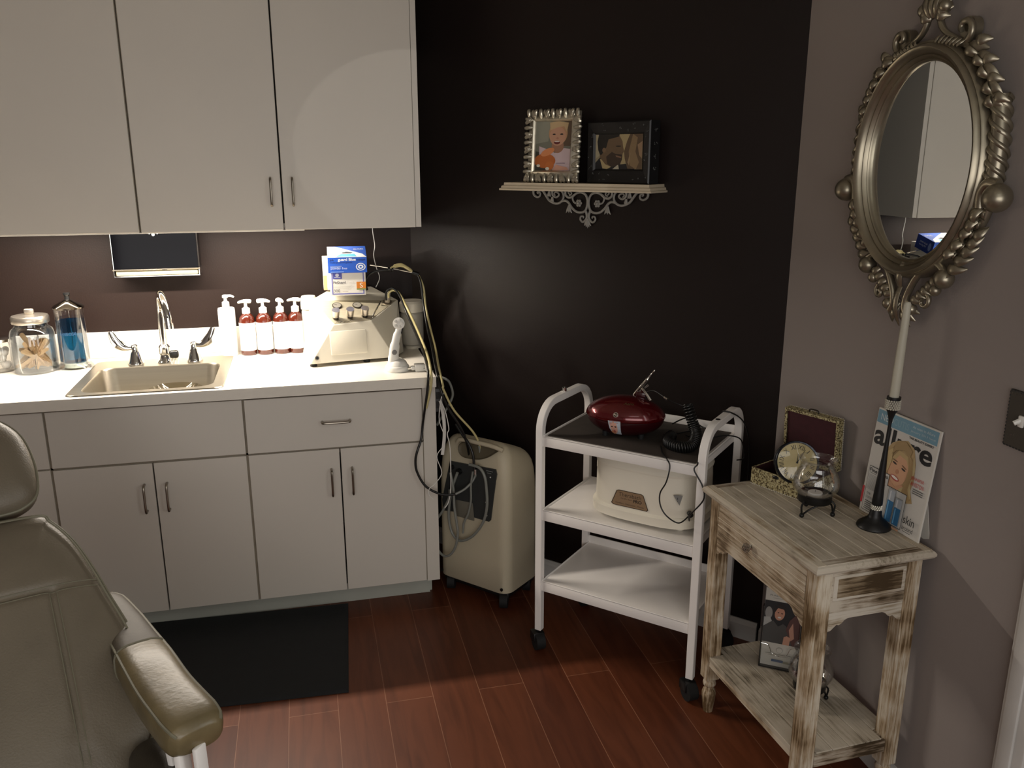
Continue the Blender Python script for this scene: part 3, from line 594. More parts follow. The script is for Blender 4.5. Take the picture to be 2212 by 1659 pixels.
hose('charging_cable', 'thin white cord hanging beside the counter end, left of its twin', [(0.022, -0.645, 0.892), (0.024, -0.655, 0.857), (0.012, -0.66, 0.834), (0.004, -0.66, 0.758), (0.022, -0.66, 0.695), (0.018, -0.66, 0.659), (-0.008, -0.66, 0.619), (0.008, -0.66, 0.562), (0.004, -0.66, 0.538), (-0.02, -0.66, 0.509), (-0.04, -0.66, 0.492), (-0.04, -0.66, 0.467), (-0.025, -0.66, 0.45)], 0.0016, M_white, 'cord')
hose('charging_cable', 'thin white cord hanging in front of the concentrator', [(0.012, -0.645, 0.828), (0.03, -0.64, 0.784), (0.042, -0.64, 0.717), (0.036, -0.64, 0.693), (0.045, -0.64, 0.637), (0.045, -0.64, 0.488), (0.035, -0.64, 0.426), (0.02, -0.64, 0.402)], 0.0018, M_white, 'cord')
o = MB().sweep(smoothpath([(0.018, -0.6, 0.813), (0.03, -0.6, 0.748), (0.031, -0.6, 0.674), (0.022, -0.6, 0.601)], 6), 0.0062, flat=0.3, up=(0, 1, 0), mat=M_white).build('flat_cable', None); tag(o, 'flat white cable hanging down beside the counter end', 'cable')
hose('charging_cable', 'white cord hanging from the wall cabinet down the brown wall', [(-0.16, -0.1, 1.432), (-0.163, -0.1, 1.40), (-0.157, -0.1, 1.34), (-0.163, -0.1, 1.3), (-0.154, -0.1, 1.25), (-0.143, -0.1, 1.208), (-0.16, -0.1, 1.17)], 0.0017, M_white, 'cord')
t = thing('power_strip', 'dark grey power strip fixed to the end of the counter', 'power strip', (0.0, -0.5, 0.77))
MB().rbox((0.0005, -0.1, 0.0), (0.03, 0.02, 0.09), 0.004, 2).build('housing', pm('dark_grey_plastic', (60, 60, 62), 0.5), t)
mb = MB()
for i in range(2): mb.rbox((0.004+0.0, -0.101, 0.015+0.036*i), (0.024, -0.0995, 0.041+0.036*i), 0.001, 1, M_black)
mb.build('socket', None, t)
# ------------------------------------------------------------ facial brush and adapter
t = thing('facial_brush', 'white electric facial brush standing in its charging base', 'brush', (-0.125, -0.5, 0.914), 0.1)
mb = MB(); mb.lathe([(0.001, 0.0002), (0.044, 0.0002), (0.046, 0.004), (0.045, 0.016), (0.042, 0.02), (0.04, 0.021), (0.034, 0.034), (0.022, 0.044), (0.001, 0.046)], n=36); mb.build('base', M_white, t)
mb = MB(); mb.sweep(smoothpath([(-0.014, -0.004, 0.028), (-0.012, -0.004, 0.06), (-0.004, -0.002, 0.105), (0.008, 0, 0.145), (0.014, 0, 0.168)], 5), [0.021]*5+[0.0185]*5+[0.015]*5+[0.0115]*4+[0.012]*2, flat=0.8, up=(0, 1, 0), n=18); mb.build('handle', M_white, t)
mb = MB(); mb.sweep(smoothpath([(0.026, 0.0, 0.17), (0.022, 0, 0.15), (0.010, 0, 0.12), (0.010, 0, 0.09)], 4), 0.004, flat=0.8, n=8); mb.build('grip_strip', M_black, t)
hm = T3((0.012, -0.004, 0.178)) @ RZ(-0.35) @ RX(PI/2-0.15)
mb = MB(); mb.lathe([(0.001, -0.018), (0.019, -0.016), (0.022, 0.0), (0.022, 0.01), (0.001, 0.011)], n=28, M=hm); h = mb.build('brush_head', M_white, t)
mb = MB()
for a in range(5): mb.lathe([(0.0055, 0.0105), (0.0055, 0.0155), (0.001, 0.016)], (0.013*math.cos(a*2*PI/5), 0.013*math.sin(a*2*PI/5), 0), 12, M=hm)
mb.build('bristle_tuft', M_paper, h)
bm_ = T3((-0.0135, -0.0235, 0.075)) @ RZ(0.0) @ RX(PI/2)
mb = MB(); mb.lathe([(0.0085, 0), (0.0095, 0.003), (0.007, 0.004), (0.001, 0.0035)], n=24, M=bm_); mb.build('power_button', pm('grey_button', (120, 118, 116), 0.35), t)
t = thing('power_adapter', 'small white plug-in power adapter lying at the right end of the counter', 'adapter', (-0.052, -0.53, 0.914), 0.05)
MB().rbox((-0.012, -0.016, 0.0004), (0.026, 0.016, 0.027), 0.003, 2).build('housing', M_white, t)
mb = MB(); mb.rbox((-0.026, -0.012, 0.006), (-0.012, 0.012, 0.02), 0.003, 2, M_white); mb.box((-0.038, -0.008, 0.01), (-0.025, -0.0065, 0.016), M_chrome); mb.box((-0.038, 0.0055, 0.01), (-0.025, 0.007, 0.016), M_chrome); mb.build('plug', None, t)
MB().sweep(smoothpath([(0.018, -0.016, 0.012), (0.024, -0.024, 0.008), (0.036, -0.032, 0.0025), (0.052, -0.03, 0.0025)], 5), 0.0018).build('cord', M_white, t)
# ------------------------------------------------------------ oxygen concentrator
NV = Vector((-math.sin(A), math.cos(A), 0))
def diag(t, off, z): p = P0+E1*t-NV*off; return Vector((p.x, p.y, z))
t = thing('oxygen_concentrator', 'tall rounded beige machine on casters with dark control panel and coiled hoses', 'machine', diag(0.5475, 0.215, 0), A)
# local x along the dark wall, -y towards the room
wx, dy = 0.168, 0.112
mb = MB(); loops = []
def body_z(z):
    # half width / front / back at height z
    k = max(0.0, (z-0.40)/0.262)
    w = wx*(1-0.10*k**2.2-0.12*max(0, k-0.75)**1.0*2); f = dy*(1-0.05*min(1, k)-0.30*max(0, k-0.55)**1.3*1.6); b = dy*(1-0.08*k**2)
    return w, f, b
prof = [(0.058, 0.93), (0.064, 1.0), (0.2, 1.0), (0.35, 1.0), (0.45, 1.0), (0.52, 1.0), (0.57, 1.0), (0.61, 0.99), (0.635, 0.96), (0.652, 0.9), (0.662, 0.8), (0.666, 0.6), (0.6665, 0.3)]
for z, s in prof:
    w, f, b = body_z(z); w *= s; f = f*s; b = b*s
    loops.append([(x, y, z-0.012*max(0, (z-0.45)/0.2)-max(0, y+0.05)*0.42*max(0, (z-0.4)/0.26)) for x, y, _ in rrect(0, (b-f)/2, 2*w, f+b, 0.042*s, z, 6)])
mb.loft(loops, (True, True), M_beige); body = mb.build('housing', None, t, smooth=60)
MB().rbox((-0.155, -0.095, 0.034), (0.155, 0.105, 0.0585), 0.01, 2).build('base', M_black, t)
def caster(parent, x, y, r=0.026, wd=0.02, top=0.05, nm='caster', yaw=0.5):
    mb = MB(); M = T3((x, y, 0)) @ RZ(yaw)
    mb.cyl((-wd/2-0.001, -r*0.35, r), (wd/2+0.001, -r*0.35, r), r, n=24, mat=M_rubber, M=M); mb.rbox((-wd*0.72, -r*0.6, r*0.9), (wd*0.72, r*0.75, r*2.05), 0.006, 2, M_black, M)
    mb.cyl((0, 0, r*1.9), (0, 0, top), 0.006, n=10, mat=M_black, M=M); return mb.build(nm, None, parent)
for x, y in ((-0.13, -0.075), (0.135, -0.085), (-0.13, 0.08), (0.13, 0.08)): caster(t, x, y, 0.03, 0.028, 0.052)
# handle recess at the top front, with grip bar
M_recess = pm('shadowed_recess', (92, 84, 66), 0.6)  # darker beige, the shade of the hollow is put into the colour
def front_y(z): return -body_z(z)[1]
mb = MB(); rp = [(-0.035, 0.585), (0.03, 0.588), (0.075, 0.604), (0.115, 0.632), (0.13, 0.646), (0.05, 0.648), (-0.02, 0.645), (-0.055, 0.63), (-0.06, 0.605)]
rp = [(p.x, p.z) for p in smoothpath([(a, 0, b) for a, b in rp], 5, True)]
cx = sum(p[0] for p in rp)/len(rp); cz = sum(p[1] for p in rp)/len(rp)
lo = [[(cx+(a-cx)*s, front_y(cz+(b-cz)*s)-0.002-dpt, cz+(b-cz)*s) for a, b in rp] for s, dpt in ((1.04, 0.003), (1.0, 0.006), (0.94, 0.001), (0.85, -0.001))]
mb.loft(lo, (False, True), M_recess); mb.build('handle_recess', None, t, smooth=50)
mb = MB(); mb.sweep(smoothpath([(-0.075, front_y(0.64)-0.002, 0.632), (-0.05, front_y(0.65)-0.012, 0.65), (0.03, front_y(0.65)-0.016, 0.654), (0.1, front_y(0.65)-0.013, 0.651), (0.14, front_y(0.64)-0.003, 0.64)], 6), 0.0085, flat=0.9, n=12, mat=M_beige); mb.build('grip', None, t)
# dark control panel with cut-out bay
M_pnl = pm('slate_panel', (52, 54, 54), 0.35, var=0.05)
pp = [(-0.098, 0.556), (0.116, 0.566), (0.122, 0.548), (0.096, 0.36), (0.088, 0.352), (0.018, 0.352), (0.012, 0.41), (-0.072, 0.405), (-0.076, 0.353), (-0.132, 0.345), (-0.138, 0.39)]
mb = MB(); n_ = len(pp); va = [(x, front_y(z)-0.0045, z) for x, z in pp]+[(x, front_y(z)+0.004, z) for x, z in pp]
mb.add(va, [tuple(range(n_)), tuple(range(n_, 2*n_))[::-1]]+[(i, i+n_, (i+1) % n_+n_, (i+1) % n_) for i in range(n_)], M_pnl); pn_ = mb.build('control_panel', None, t, smooth=0)
mb = MB(); mb.rbox((-0.074, front_y(0.4)-0.003, 0.335), (0.016, front_y(0.4)+0.004, 0.41), 0.006, 2, pm('bay_grey', (116, 112, 100), 0.5)); mb.build('bottle_bay', None, t)
for x, z, r, m in ((-0.085, 0.535, 0.009, M_black), (-0.05, 0.525, 0.012, M_black), (-0.105, 0.375, 0.008, M_black)):
    MB().cyl((x, front_y(z)-0.004, z), (x, front_y(z)-0.016, z), r, n=16, mat=m).build('dial', None, pn_)
mb = MB(); mb.cyl((0.036, front_y(0.55)-0.02, 0.556), (0.036, front_y(0.55)-0.02, 0.536), 0.0055, n=12, mat=M_chrome); mb.cyl((0.036, front_y(0.55)-0.02, 0.56), (0.036, front_y(0.55), 0.56), 0.007, n=12, mat=M_black); mb.build('outlet', None, pn_)
for x, z in ((0.075, 0.428), (0.078, 0.375), (0.095, 0.532)):
    MB().cyl((x, front_y(z)-0.004, z), (x, front_y(z)-0.0062, z), 0.0028, n=12, mat=M_paper).build('indicator', None, pn_)
for k, (x, z, w_) in enumerate(((0.075, 0.553, 0.03), (0.08, 0.545, 0.018))):
    MB().box((x, front_y(z)-0.0052, z), (x+w_, front_y(z)-0.004, z+0.003), flat((120, 122, 120))).build('print_mark', None, pn_, smooth=0)
for x in (-0.15, 0.142): MB().cyl((x, -dy+0.001, 0.082), (x, -dy-0.003, 0.082), 0.006, n=14, mat=M_black).build('screw', None, t)
def dh(pts, off=0.352): return [tuple(diag(a, off+(c[0] if c else 0), b)) for a, b, *c in pts]
hose('grey_hose', 'grey hose coiled in a wide U over the front of the beige machine', dh([(0.565, 0.575), (0.61, 0.572), (0.634, 0.546), (0.643, 0.499), (0.645, 0.428), (0.627, 0.359), (0.584, 0.296), (0.541, 0.262), (0.506, 0.252), (0.476, 0.275), (0.462, 0.328), (0.465, 0.385), (0.481, 0.462), (0.508, 0.53)], 0.356), 0.0055, M_clear)
hose('grey_hose', 'grey hose hanging in a round loop at the lower left of the beige machine', dh([(0.485, 0.53), (0.498, 0.466), (0.501, 0.393), (0.512, 0.322), (0.515, 0.286), (0.501, 0.225), (0.469, 0.182), (0.433, 0.176), (0.402, 0.21), (0.395, 0.261), (0.41, 0.315), (0.443, 0.364), (0.475, 0.424), (0.48, 0.46)], 0.37), 0.005, M_clear)
hose('grey_hose', 'short grey hose dropping down the middle of the beige machine', dh([(0.572, 0.545), (0.562, 0.487), (0.561, 0.426), (0.547, 0.368), (0.525, 0.324), (0.52, 0.28)], 0.344), 0.0042, M_clear)
hose('black_hose', 'black hose running down into the dark control panel', dh([(0.5, 0.72), (0.528, 0.686), (0.557, 0.656), (0.577, 0.618), (0.583, 0.574), (0.584, 0.558)], 0.35), 0.005, M_black)

# ------------------------------------------------------------ rolling trolley
TA = -0.7931; TO = (0.2715, -1.0152, 0)
TM = T3(TO) @ RZ(TA); TW_, TD = 0.5818, 0.3782
t = thing('trolley', 'white three-shelf rolling trolley with arched side frames', 'trolley', TO, TA)
def uframe(d, z0=0.0704, zt=0.905, r=0.1, inset=0.0, n=8):
    pts = [(inset, z0)]
    for k in range(n+1): a = PI-k*PI/2/n; pts.append((r+(r-inset)*math.cos(a), zt-r+(r-inset)*math.sin(a)))
    for k in range(n+1): a = PI/2-k*PI/2/n; pts.append((d-r+(r-inset)*math.cos(a), zt-r+(r-inset)*math.sin(a)))
    pts.append((d-inset, z0)); return pts
for a0_ in (0.0, TW_-0.0245):
    o1 = uframe(TD); o2 = uframe(TD, inset=0.024); n_ = len(o1); mb = MB(); vs = []
    for x in (a0_, a0_+0.0245): vs += [(x, p[0], p[1]) for p in o1]+[(x, p[0], p[1]) for p in o2]
    fs = []
    for i in range(n_-1):
        fs += [(i, i+1, n_+i+1, n_+i), (2*n_+i, 3*n_+i, 3*n_+i+1, 2*n_+i+1), (i, 2*n_+i, 2*n_+i+1, i+1), (n_+i, n_+i+1, 3*n_+i+1, 3*n_+i)]
    for i in (0, n_-1): fs.append((i, n_+i, 3*n_+i, 2*n_+i))
    mb.add(vs, fs, M_wht_metal); mb.build('side_frame', None, t, smooth=30, bevel=0.002)
x0, x1 = 0.024, TW_-0.024
def shelf(zb_, zt_, back, nm='shelf', deep=0.004, hang=0.03):
    mb = MB(); mb.rbox((x0, 0.006, zb_), (x1, 0.011, zt_), 0.002, 2, M_wht_metal)
    mb.rbox((x0, 0.006, zt_-0.005), (x1, TD-0.006, zt_-0.0005), 0.001, 1, M_wht_metal)
    mb.rbox((x0, TD-0.012, zb_+0.004), (x1, TD-0.006, back), 0.002, 2, M_wht_metal)
    mb.rbox((x0, 0.008, zb_+0.01), (x0+0.004, TD-0.008, zt_+0.0035), 0.0015, 1, M_wht_metal); mb.rbox((x1-0.004, 0.008, zb_+0.01), (x1, TD-0.008, zt_+0.0035), 0.0015, 1, M_wht_metal)
    return mb.build(nm, None, t, smooth=30)
shelf(0.7556, 0.792, 0.8195); shelf(0.49, 0.53, 0.531); shelf(0.225, 0.264, 0.293)
MB().rbox((x0+0.012, 0.016, 0.792), (x1-0.012, TD-0.016, 0.7945), 0.001, 1, pm('dark_mat', (58, 50, 44), 0.75, var=0.1, scale=30)).build('shelf_mat', None, t)
for x, y in ((0.012, 0.012), (TW_-0.012, 0.012), (0.012, TD-0.012), (TW_-0.012, TD-0.012)): caster(t, x-0.004, y-0.004, 0.031, 0.03, 0.074, yaw=0.9)
mb = MB(); mb.lathe([(0.0085, 0), (0.0085, 0.013), (0.0065, 0.0135), (0.0065, 0.008), (0.0005, 0.008)], (0.012, 0.175, 0.9052), 20, M_chrome); mb.build('lamp_socket', None, t)
MB().lathe([(0.0075, 0), (0.0075, 0.0012), (0.0005, 0.0012)], (TW_-0.012, 0.13, 0.905), 20, M_black).build('socket_hole', None, t)
def onT(x, y, z): return tuple(TM @ Vector((x, y, z)))

# compressor
M_red = pm('metallic_red', (92, 3, 12), 0.2, 0.5, var=0.12, scale=160, coat=0.8)
M_redd = pm('dark_red_base', (52, 6, 12), 0.3, 0.2, coat=0.5)
CM = TM @ T3((0.25, 0.158, 0.797)) @ RZ(0.22)
t = thing('airbrush_compressor', 'shiny red egg-shaped airbrush compressor on the trolley top', 'compressor'); t.matrix_world = CM
ex, ey, ez, zc = 0.132, 0.086, 0.066, 0.0645
def egg(u, v, k=1.0):   # u longitude, v latitude -pi/2..pi/2
    cv = math.cos(v); s = 1.0 if v > 0 else 0.97
    return Vector((ex*k*cv*math.cos(u)*s, ey*k*cv*math.sin(u)*s, zc+ez*k*math.sin(v)))
for nm, v0, v1, m in (('upper_shell', -0.06, PI/2-0.001, M_red), ('lower_shell', -PI/2+0.25, -0.075, M_redd)):
    mb = MB(); nv = 16
    mb.loft([[tuple(egg(2*PI*i/48, v0+(v1-v0)*j/nv)) for i in range(48)] for j in range(nv+1)], (True, True), m); mb.build(nm, None, t, smooth=60)
mb = MB(); mb.loft([[tuple(egg(2*PI*i/48, v, 0.985)) for i in range(48)] for v in (-0.08, -0.055)], (True, True), M_black); mb.build('seam', None, t)
for x, y in ((-0.06, -0.03), (0.06, -0.03), (-0.06, 0.03), (0.06, 0.03)): MB().cyl((x, y, -0.0024), (x, y, 0.014), 0.009, n=14, mat=M_rubber).build('foot', None, t)
def patch(u0, u1, v0, v1, k): 
    return lambda a, b: egg(u0+(u1-u0)*a, v0+(v1-v0)*b, k)
def sticker(nm, parent, f, layers):
    mb = MB(); 
    for i, (pts, col) in enumerate(layers):
        n_ = len(pts); c = Vector((0, 0, 0)); k = 0.00015*(i+1)
        vs = []
        ca, cb = sum(q[0] for q in pts)/n_, sum(q[1] for q in pts)/n_; P2_ = []
        for j in range(n_): 
            for s_ in range(4): u_ = s_/4; P2_.append((pts[j][0]*(1-u_)+pts[(j+1) % n_][0]*u_, pts[j][1]*(1-u_)+pts[(j+1) % n_][1]*u_))
        lo = []
        for r_ in (0.02, 0.25, 0.5, 0.75, 1.0):
            ring = []
            for a, b in P2_: p = f(ca+(a-ca)*r_, cb+(b-cb)*r_); nn = Vector((p.x/ex**2, p.y/ey**2, (p.z-zc)/ez**2)).normalized(); ring.append(tuple(p+nn*k))
            lo.append(ring)
        mb.loft(lo, (True, False), flat(col))
    return mb.build(nm, None, parent, smooth=0)
def ov(cx, cy, rx, ry, n=18): return [(cx+rx*math.cos(2*PI*i/n), cy+ry*math.sin(2*PI*i/n)) for i in range(n)]
f = patch(-PI/2-0.31, -PI/2+0.01, -0.9, 0.03, 1.006)
sticker('face_sticker', t, f, [([(0, 0), (1, 0), (1, 1), (0, 1)], (196, 204, 214)), (ov(.42, .56, .32, .42), (222, 170, 150)), (ov(.22, .2, .22, .18), (206, 140, 104)), ([(.1, .75), (.3, .95), (.6, .98), (.78, .85), (.8, 1), (.1, 1)], (190, 150, 146)), (ov(.28, .66, .08, .04), (44, 34, 34)), (ov(.58, .66, .08, .04), (44, 34, 34)), (ov(.42, .36, .12, .045), (176, 50, 60)), (ov(.42, .5, .03, .04), (200, 140, 124))])
q = egg(-PI/2-0.12, 0.33, 1.0); nn = Vector((q.x/ex**2, q.y/ey**2, (q.z-zc)/ez**2)).normalized()
mb = MB(); mb.cyl(q-nn*0.002, q+nn*0.003, 0.0085, n=20, mat=M_chrome); mb.ball(tuple(q+nn*0.003), 0.0062, 8, mat=M_nickel); mb.build('power_button', None, t)
tx, tf = text_polys('Aero', 0.05, 0.02, bold=True, shear=0.3); mb = MB(); vs = []
for a, b in tx: p = egg(-PI/2+0.03+a*8.5, 0.86+b*7.0, 1.004); vs.append(tuple(p))
mb.add(vs, tf, pm('gold_lettering', (110, 92, 60), 0.3, 0.6)); mb.build('lettering', None, t, smooth=0)
mb = MB(); mb.rbox((0.03, 0.012, 0.122), (0.062, 0.034, 0.142), 0.004, 2, M_redd); mb.sweep([(0.048, 0.02, 0.138), (0.052, 0.012, 0.158)], 0.006, mat=M_chrome); mb.sweep(smoothpath([(0.05, 0.012, 0.156), (0.062, 0.0, 0.148), (0.074, -0.006, 0.135), (0.083, -0.01, 0.124)], 4), 0.005, mat=M_chrome); mb.build('gun_holder', None, t)
t = thing('airbrush', 'slender chrome airbrush resting on the red compressor, tip pointing up', 'airbrush'); t.matrix_world = TM
b0, b1 = Vector((0.262, 0.206, 0.925)), Vector((0.327, 0.208, 1.014)); dd = (b1-b0)
mb = MB(); mb.sweep([b0-dd*0.12, b0, b0+dd*0.3, b0+dd*0.55, b0+dd*0.6, b0+dd*0.64, b0+dd*0.92, b0+dd*0.96, b1], [0.0035, 0.0065, 0.0065, 0.005, 0.0065, 0.0035, 0.0022, 0.0034, 0.001], n=14); mb.build('body', M_chrome, t)
mb = MB(); mb.sweep([b0+dd*0.15+Vector((0.004, -0.002, -0.004)), b0+dd*0.5+Vector((0.013, -0.002, -0.008))], 0.003); mb.build('trigger', M_chrome, t)
hose('air_hose', 'thin black air line from the airbrush to the coiled hose', [onT(0.29, 0.205, 0.93), onT(0.33, 0.2, 0.945), onT(0.385, 0.165, 0.937), onT(0.43, 0.16, 0.925), onT(0.458, 0.17, 0.918)], 0.002, M_black)
o = MB().cyl(onT(0.378, 0.168, 0.9385), onT(0.392, 0.162, 0.9355), 0.0042, n=12, mat=M_chrome).build('hose_fitting', None, None)
o.parent = bpy.data.objects['air_hose']; o.matrix_parent_inverse = Matrix()
def helix(path, R, turns, r, mat, name, label, cat):
    P = smoothpath(path, 24); L_ = len(P); pts = []; up = Vector((0, 0, 1)); fr = None
    for i in range(L_):
        tt = (P[min(L_-1, i+1)]-P[max(0, i-1)]).normalized()
        fr = (tt.orthogonal() if fr is None else (fr-tt*tt.dot(fr))).normalized(); b = tt.cross(fr); pts.append((P[i], fr.copy(), b))
    N_ = turns*12; out = []
    for i in range(N_+1):
        s = i/N_*(L_-1); j = min(L_-2, int(s)); w_ = s-j; p = pts[j][0].lerp(pts[j+1][0], w_); f1 = pts[j][1]; b = pts[j][2]; a = 2*PI*turns*i/N_
        out.append(p+f1*R*math.cos(a)+b*R*math.sin(a))
    o = MB().sweep(out, r, n=7, mat=mat).build(name, None, None, smooth=60); return tag(o, label, cat)
helix([onT(0.455, 0.172, 0.925), onT(0.478, 0.165, 0.872), onT(0.497, 0.15, 0.838), onT(0.5, 0.11, 0.815), onT(0.475, 0.085, 0.811), onT(0.43, 0.1, 0.811), onT(0.41, 0.14, 0.811), onT(0.405, 0.18, 0.811)], 0.0155, 46, 0.0033, M_black, 'coiled_hose', 'glossy black coiled air hose piled on the right of the trolley top', 'hose')
hose('power_cable', 'thin black cord looping beside the red compressor on the trolley top', [onT(0.37, 0.2, 0.803), onT(0.40, 0.25, 0.7975), onT(0.43, 0.30, 0.7975), onT(0.46, 0.27, 0.7975), onT(0.45, 0.24, 0.7975), onT(0.43, 0.245, 0.7975)], 0.002, M_black, 'cord')
hose('power_cable', 'black power cord draped over the right arch of the trolley', [onT(0.36, 0.30, 0.81), onT(0.40, 0.345, 0.826), onT(0.45, 0.35, 0.80), onT(0.51, 0.30, 0.82), onT(0.545, 0.24, 0.885), onT(0.56, 0.215, 0.9085), onT(0.588, 0.23, 0.90), onT(0.596, 0.30, 0.862), onT(0.598, 0.36, 0.81), onT(0.60, 0.39, 0.74), onT(0.60, 0.40, 0.6), onT(0.602, 0.4, 0.4)], 0.0024, M_black, 'cord')
hose('power_cable', 'thin black cord stub bending over the back right corner post of the trolley', [onT(0.50, 0.2, 0.80), onT(0.55, 0.25, 0.815), onT(0.59, 0.3, 0.80), onT(0.6, 0.325, 0.76), onT(0.6, 0.335, 0.722), onT(0.585, 0.31, 0.72)], 0.0022, M_black, 'cord')

# paraffin bath on the middle shelf
M_para = pm('warm_white_plastic', (236, 230, 214), 0.38, var=0.02)
t = thing('paraffin_bath', 'cream oval paraffin wax bath with a brown badge on the middle trolley shelf', 'wax bath'); t.matrix_world = TM @ T3((0.348, 0.19, 0.5296))
def sup(w, d, z, n=40, e=3.2):
    out = []
    for i in range(n):
        a = 2*PI*i/n; c, s_ = math.cos(a), math.sin(a); out.append((w*math.copysign(abs(c)**(2/e), c), d*math.copysign(abs(s_)**(2/e), s_), z))
    return out
mb = MB(); mb.loft([sup(0.182, 0.138, 0.012), sup(0.192, 0.148, 0.016), sup(0.194, 0.150, 0.045), sup(0.184, 0.140, 0.052), sup(0.183, 0.139, 0.15), sup(0.181, 0.137, 0.184)], (True, True), M_para); mb.build('tub', None, t, smooth=45)
mb = MB(); mb.loft([sup(0.184, 0.14, 0.182), sup(0.186, 0.142, 0.19), sup(0.175, 0.132, 0.208), sup(0.12, 0.09, 0.214)], (True, True), M_para); mb.build('lid', None, t, smooth=45)
mb = MB(); mb.rbox((-0.195, -0.04, 0.13), (-0.178, 0.04, 0.196), 0.006, 2, M_para); mb.build('side_handle', None, t)
for x in (-0.13, 0.13):
    for y in (-0.09, 0.09): MB().cyl((x, y, 0.0006), (x, y, 0.014), 0.013, n=16, mat=M_para).build('foot', None, t)
# badge follows the gently curved front
p = Print(0.13, 0.055); p.poly([(.06, .0), (.97, .0), (1, .1), (.86, .94), (.8, 1), (.2, 1), (.14, .94), (0, .1)], (64, 50, 38)); p.poly([(.075, .04), (.95, .04), (.975, .12), (.845, .92), (.795, .96), (.205, .96), (.155, .92), (.025, .12)], (142, 116, 88))
p.text('Therabath', .2, .62, w=.6, h=.24, col=(70, 56, 44)); p.text('PRO', .6, .36, w=.22, h=.2, col=(40, 32, 26), bold=True); p.text('Paraffin Bath', .26, .46, w=.3, h=.08, col=(96, 78, 60)); p.text('Comfort . Relaxation . Fitness', .12, .14, w=.76, h=.1, col=(96, 76, 58))
p.build('badge', t, T3((-0.09, -0.1408, 0.058)))
mb = MB(); p = Print(0.03, 0.035); p.poly([(0, .9), (1, 1), (.7, 0)], (130, 130, 128)); p.text('!', .42, .35, h=.4, col=(60, 60, 60)); p.build('warning_sticker', t, T3((0.12, -0.1372, 0.1)) @ RZ(0.12))
MB().cyl((0.168, -0.118, 0.075), (0.178, -0.132, 0.075), 0.0085, n=16, mat=M_black).build('power_inlet', None, t)
hose('power_cable', 'black power cord looping in front of the wax bath up to the trolley top', [onT(0.524, 0.056, 0.6046), onT(0.535, 0.02, 0.603), onT(0.55, -0.02, 0.64), onT(0.589, -0.022, 0.698), onT(0.584, -0.022, 0.741), onT(0.556, -0.022, 0.786), onT(0.562, -0.012, 0.802), onT(0.548, 0.03, 0.802)], 0.0023, M_black, 'cord')
hose('power_cable', 'black cord hanging from the trolley top in a slack loop past the badge', [onT(0.40, 0.1, 0.7975), onT(0.43, 0.04, 0.7975), onT(0.462, -0.002, 0.796), onT(0.476, -0.012, 0.778), onT(0.47, -0.02, 0.73), onT(0.452, -0.02, 0.69), onT(0.455, -0.02, 0.65), onT(0.477, -0.02, 0.62), onT(0.515, -0.015, 0.604), onT(0.528, 0.035, 0.612)], 0.0022, M_black, 'cord')
hose('white_cable', 'white cable sagging behind the lower part of the trolley', [onT(0.03, 0.39, 0.52), onT(0.02, 0.42, 0.42), onT(0.05, 0.45, 0.34), onT(0.12, 0.46, 0.3), onT(0.2, 0.45, 0.28)], 0.005, M_white, 'cable')

# ------------------------------------------------------------ wall shelf with scroll bracket
M_shelf = pm('ivory_shelf_paint', (206, 192, 168), 0.5); M_iron = pm('pewter_paint', (150, 148, 142), 0.5, 0.15)
t = thing('wall_shelf', 'ivory moulded wall shelf on the dark wall above the trolley', 'shelf', diag(0.852, 0, 1.595), A)
mb = MB(); lo = []
for k, z in ((0.0, -0.027), (0.0, -0.021), (0.005, -0.019), (0.006, -0.012), (0.012, -0.009), (0.013, 0.0)):
    lo.append([(-0.303+k, -0.001, z), (-0.303+k, -0.131+k, z), (0.303-k, -0.131+k, z), (0.303-k, -0.001, z)])
mb.loft(lo, (True, True), M_shelf); mb.build('board', None, t, smooth=0)
# scroll bracket: curves in the wall plane (x, z) relative to its centre line
def zc_(l): # traced in a 2212-wide study of the wall plane, converted to metres about the centre line
    return [((x-1182)*0.000342*1.0, -0.027-(y-1118)*0.000285) for x, y in l]
curves = [([(565, 1172), (548, 1160), (556, 1145), (584, 1160), (582, 1200), (548, 1215), (508, 1192), (496, 1150), (508, 1122)], .5, 1),
          ([(560, 1122), (615, 1130), (655, 1185), (705, 1255), (785, 1290), (850, 1268), (880, 1212), (872, 1155), (845, 1122)], 1, .8),
          ([(780, 1190), (762, 1168), (782, 1146), (816, 1160), (820, 1190), (785, 1212), (748, 1190), (738, 1150), (748, 1122)], .5, .9),
          ([(850, 1262), (905, 1250), (945, 1275), (985, 1335), (1040, 1382), (1105, 1390), (1150, 1365), (1172, 1300), (1172, 1225), (1145, 1165), (1090, 1142), (1035, 1158), (985, 1200), (940, 1208), (905, 1175), (905, 1122)], .9, .9),
          ([(955, 1165), (938, 1150), (952, 1132), (975, 1145), (975, 1168), (950, 1182)], .5, .6),
          ([(1010, 1170), (992, 1215), (1008, 1262), (1040, 1282)], .8, .6),
          ([(1150, 1365), (1168, 1410), (1165, 1465), (1125, 1508), (1092, 1480), (1098, 1442), (1128, 1440), (1128, 1462)], 1, .5)]
br = MB()
for pts, r0_, r1_ in curves:
    for sg in (1, -1):
        P_ = [(sg*x, -0.007, z) for x, z in zc_(pts)]; S_ = smoothpath(P_, 5); n_ = len(S_)
        br.sweep(S_, [0.0052*(r0_+(r1_-r0_)*i/n_) for i in range(n_)], flat=0.9, up=(0, 1, 0), n=8)
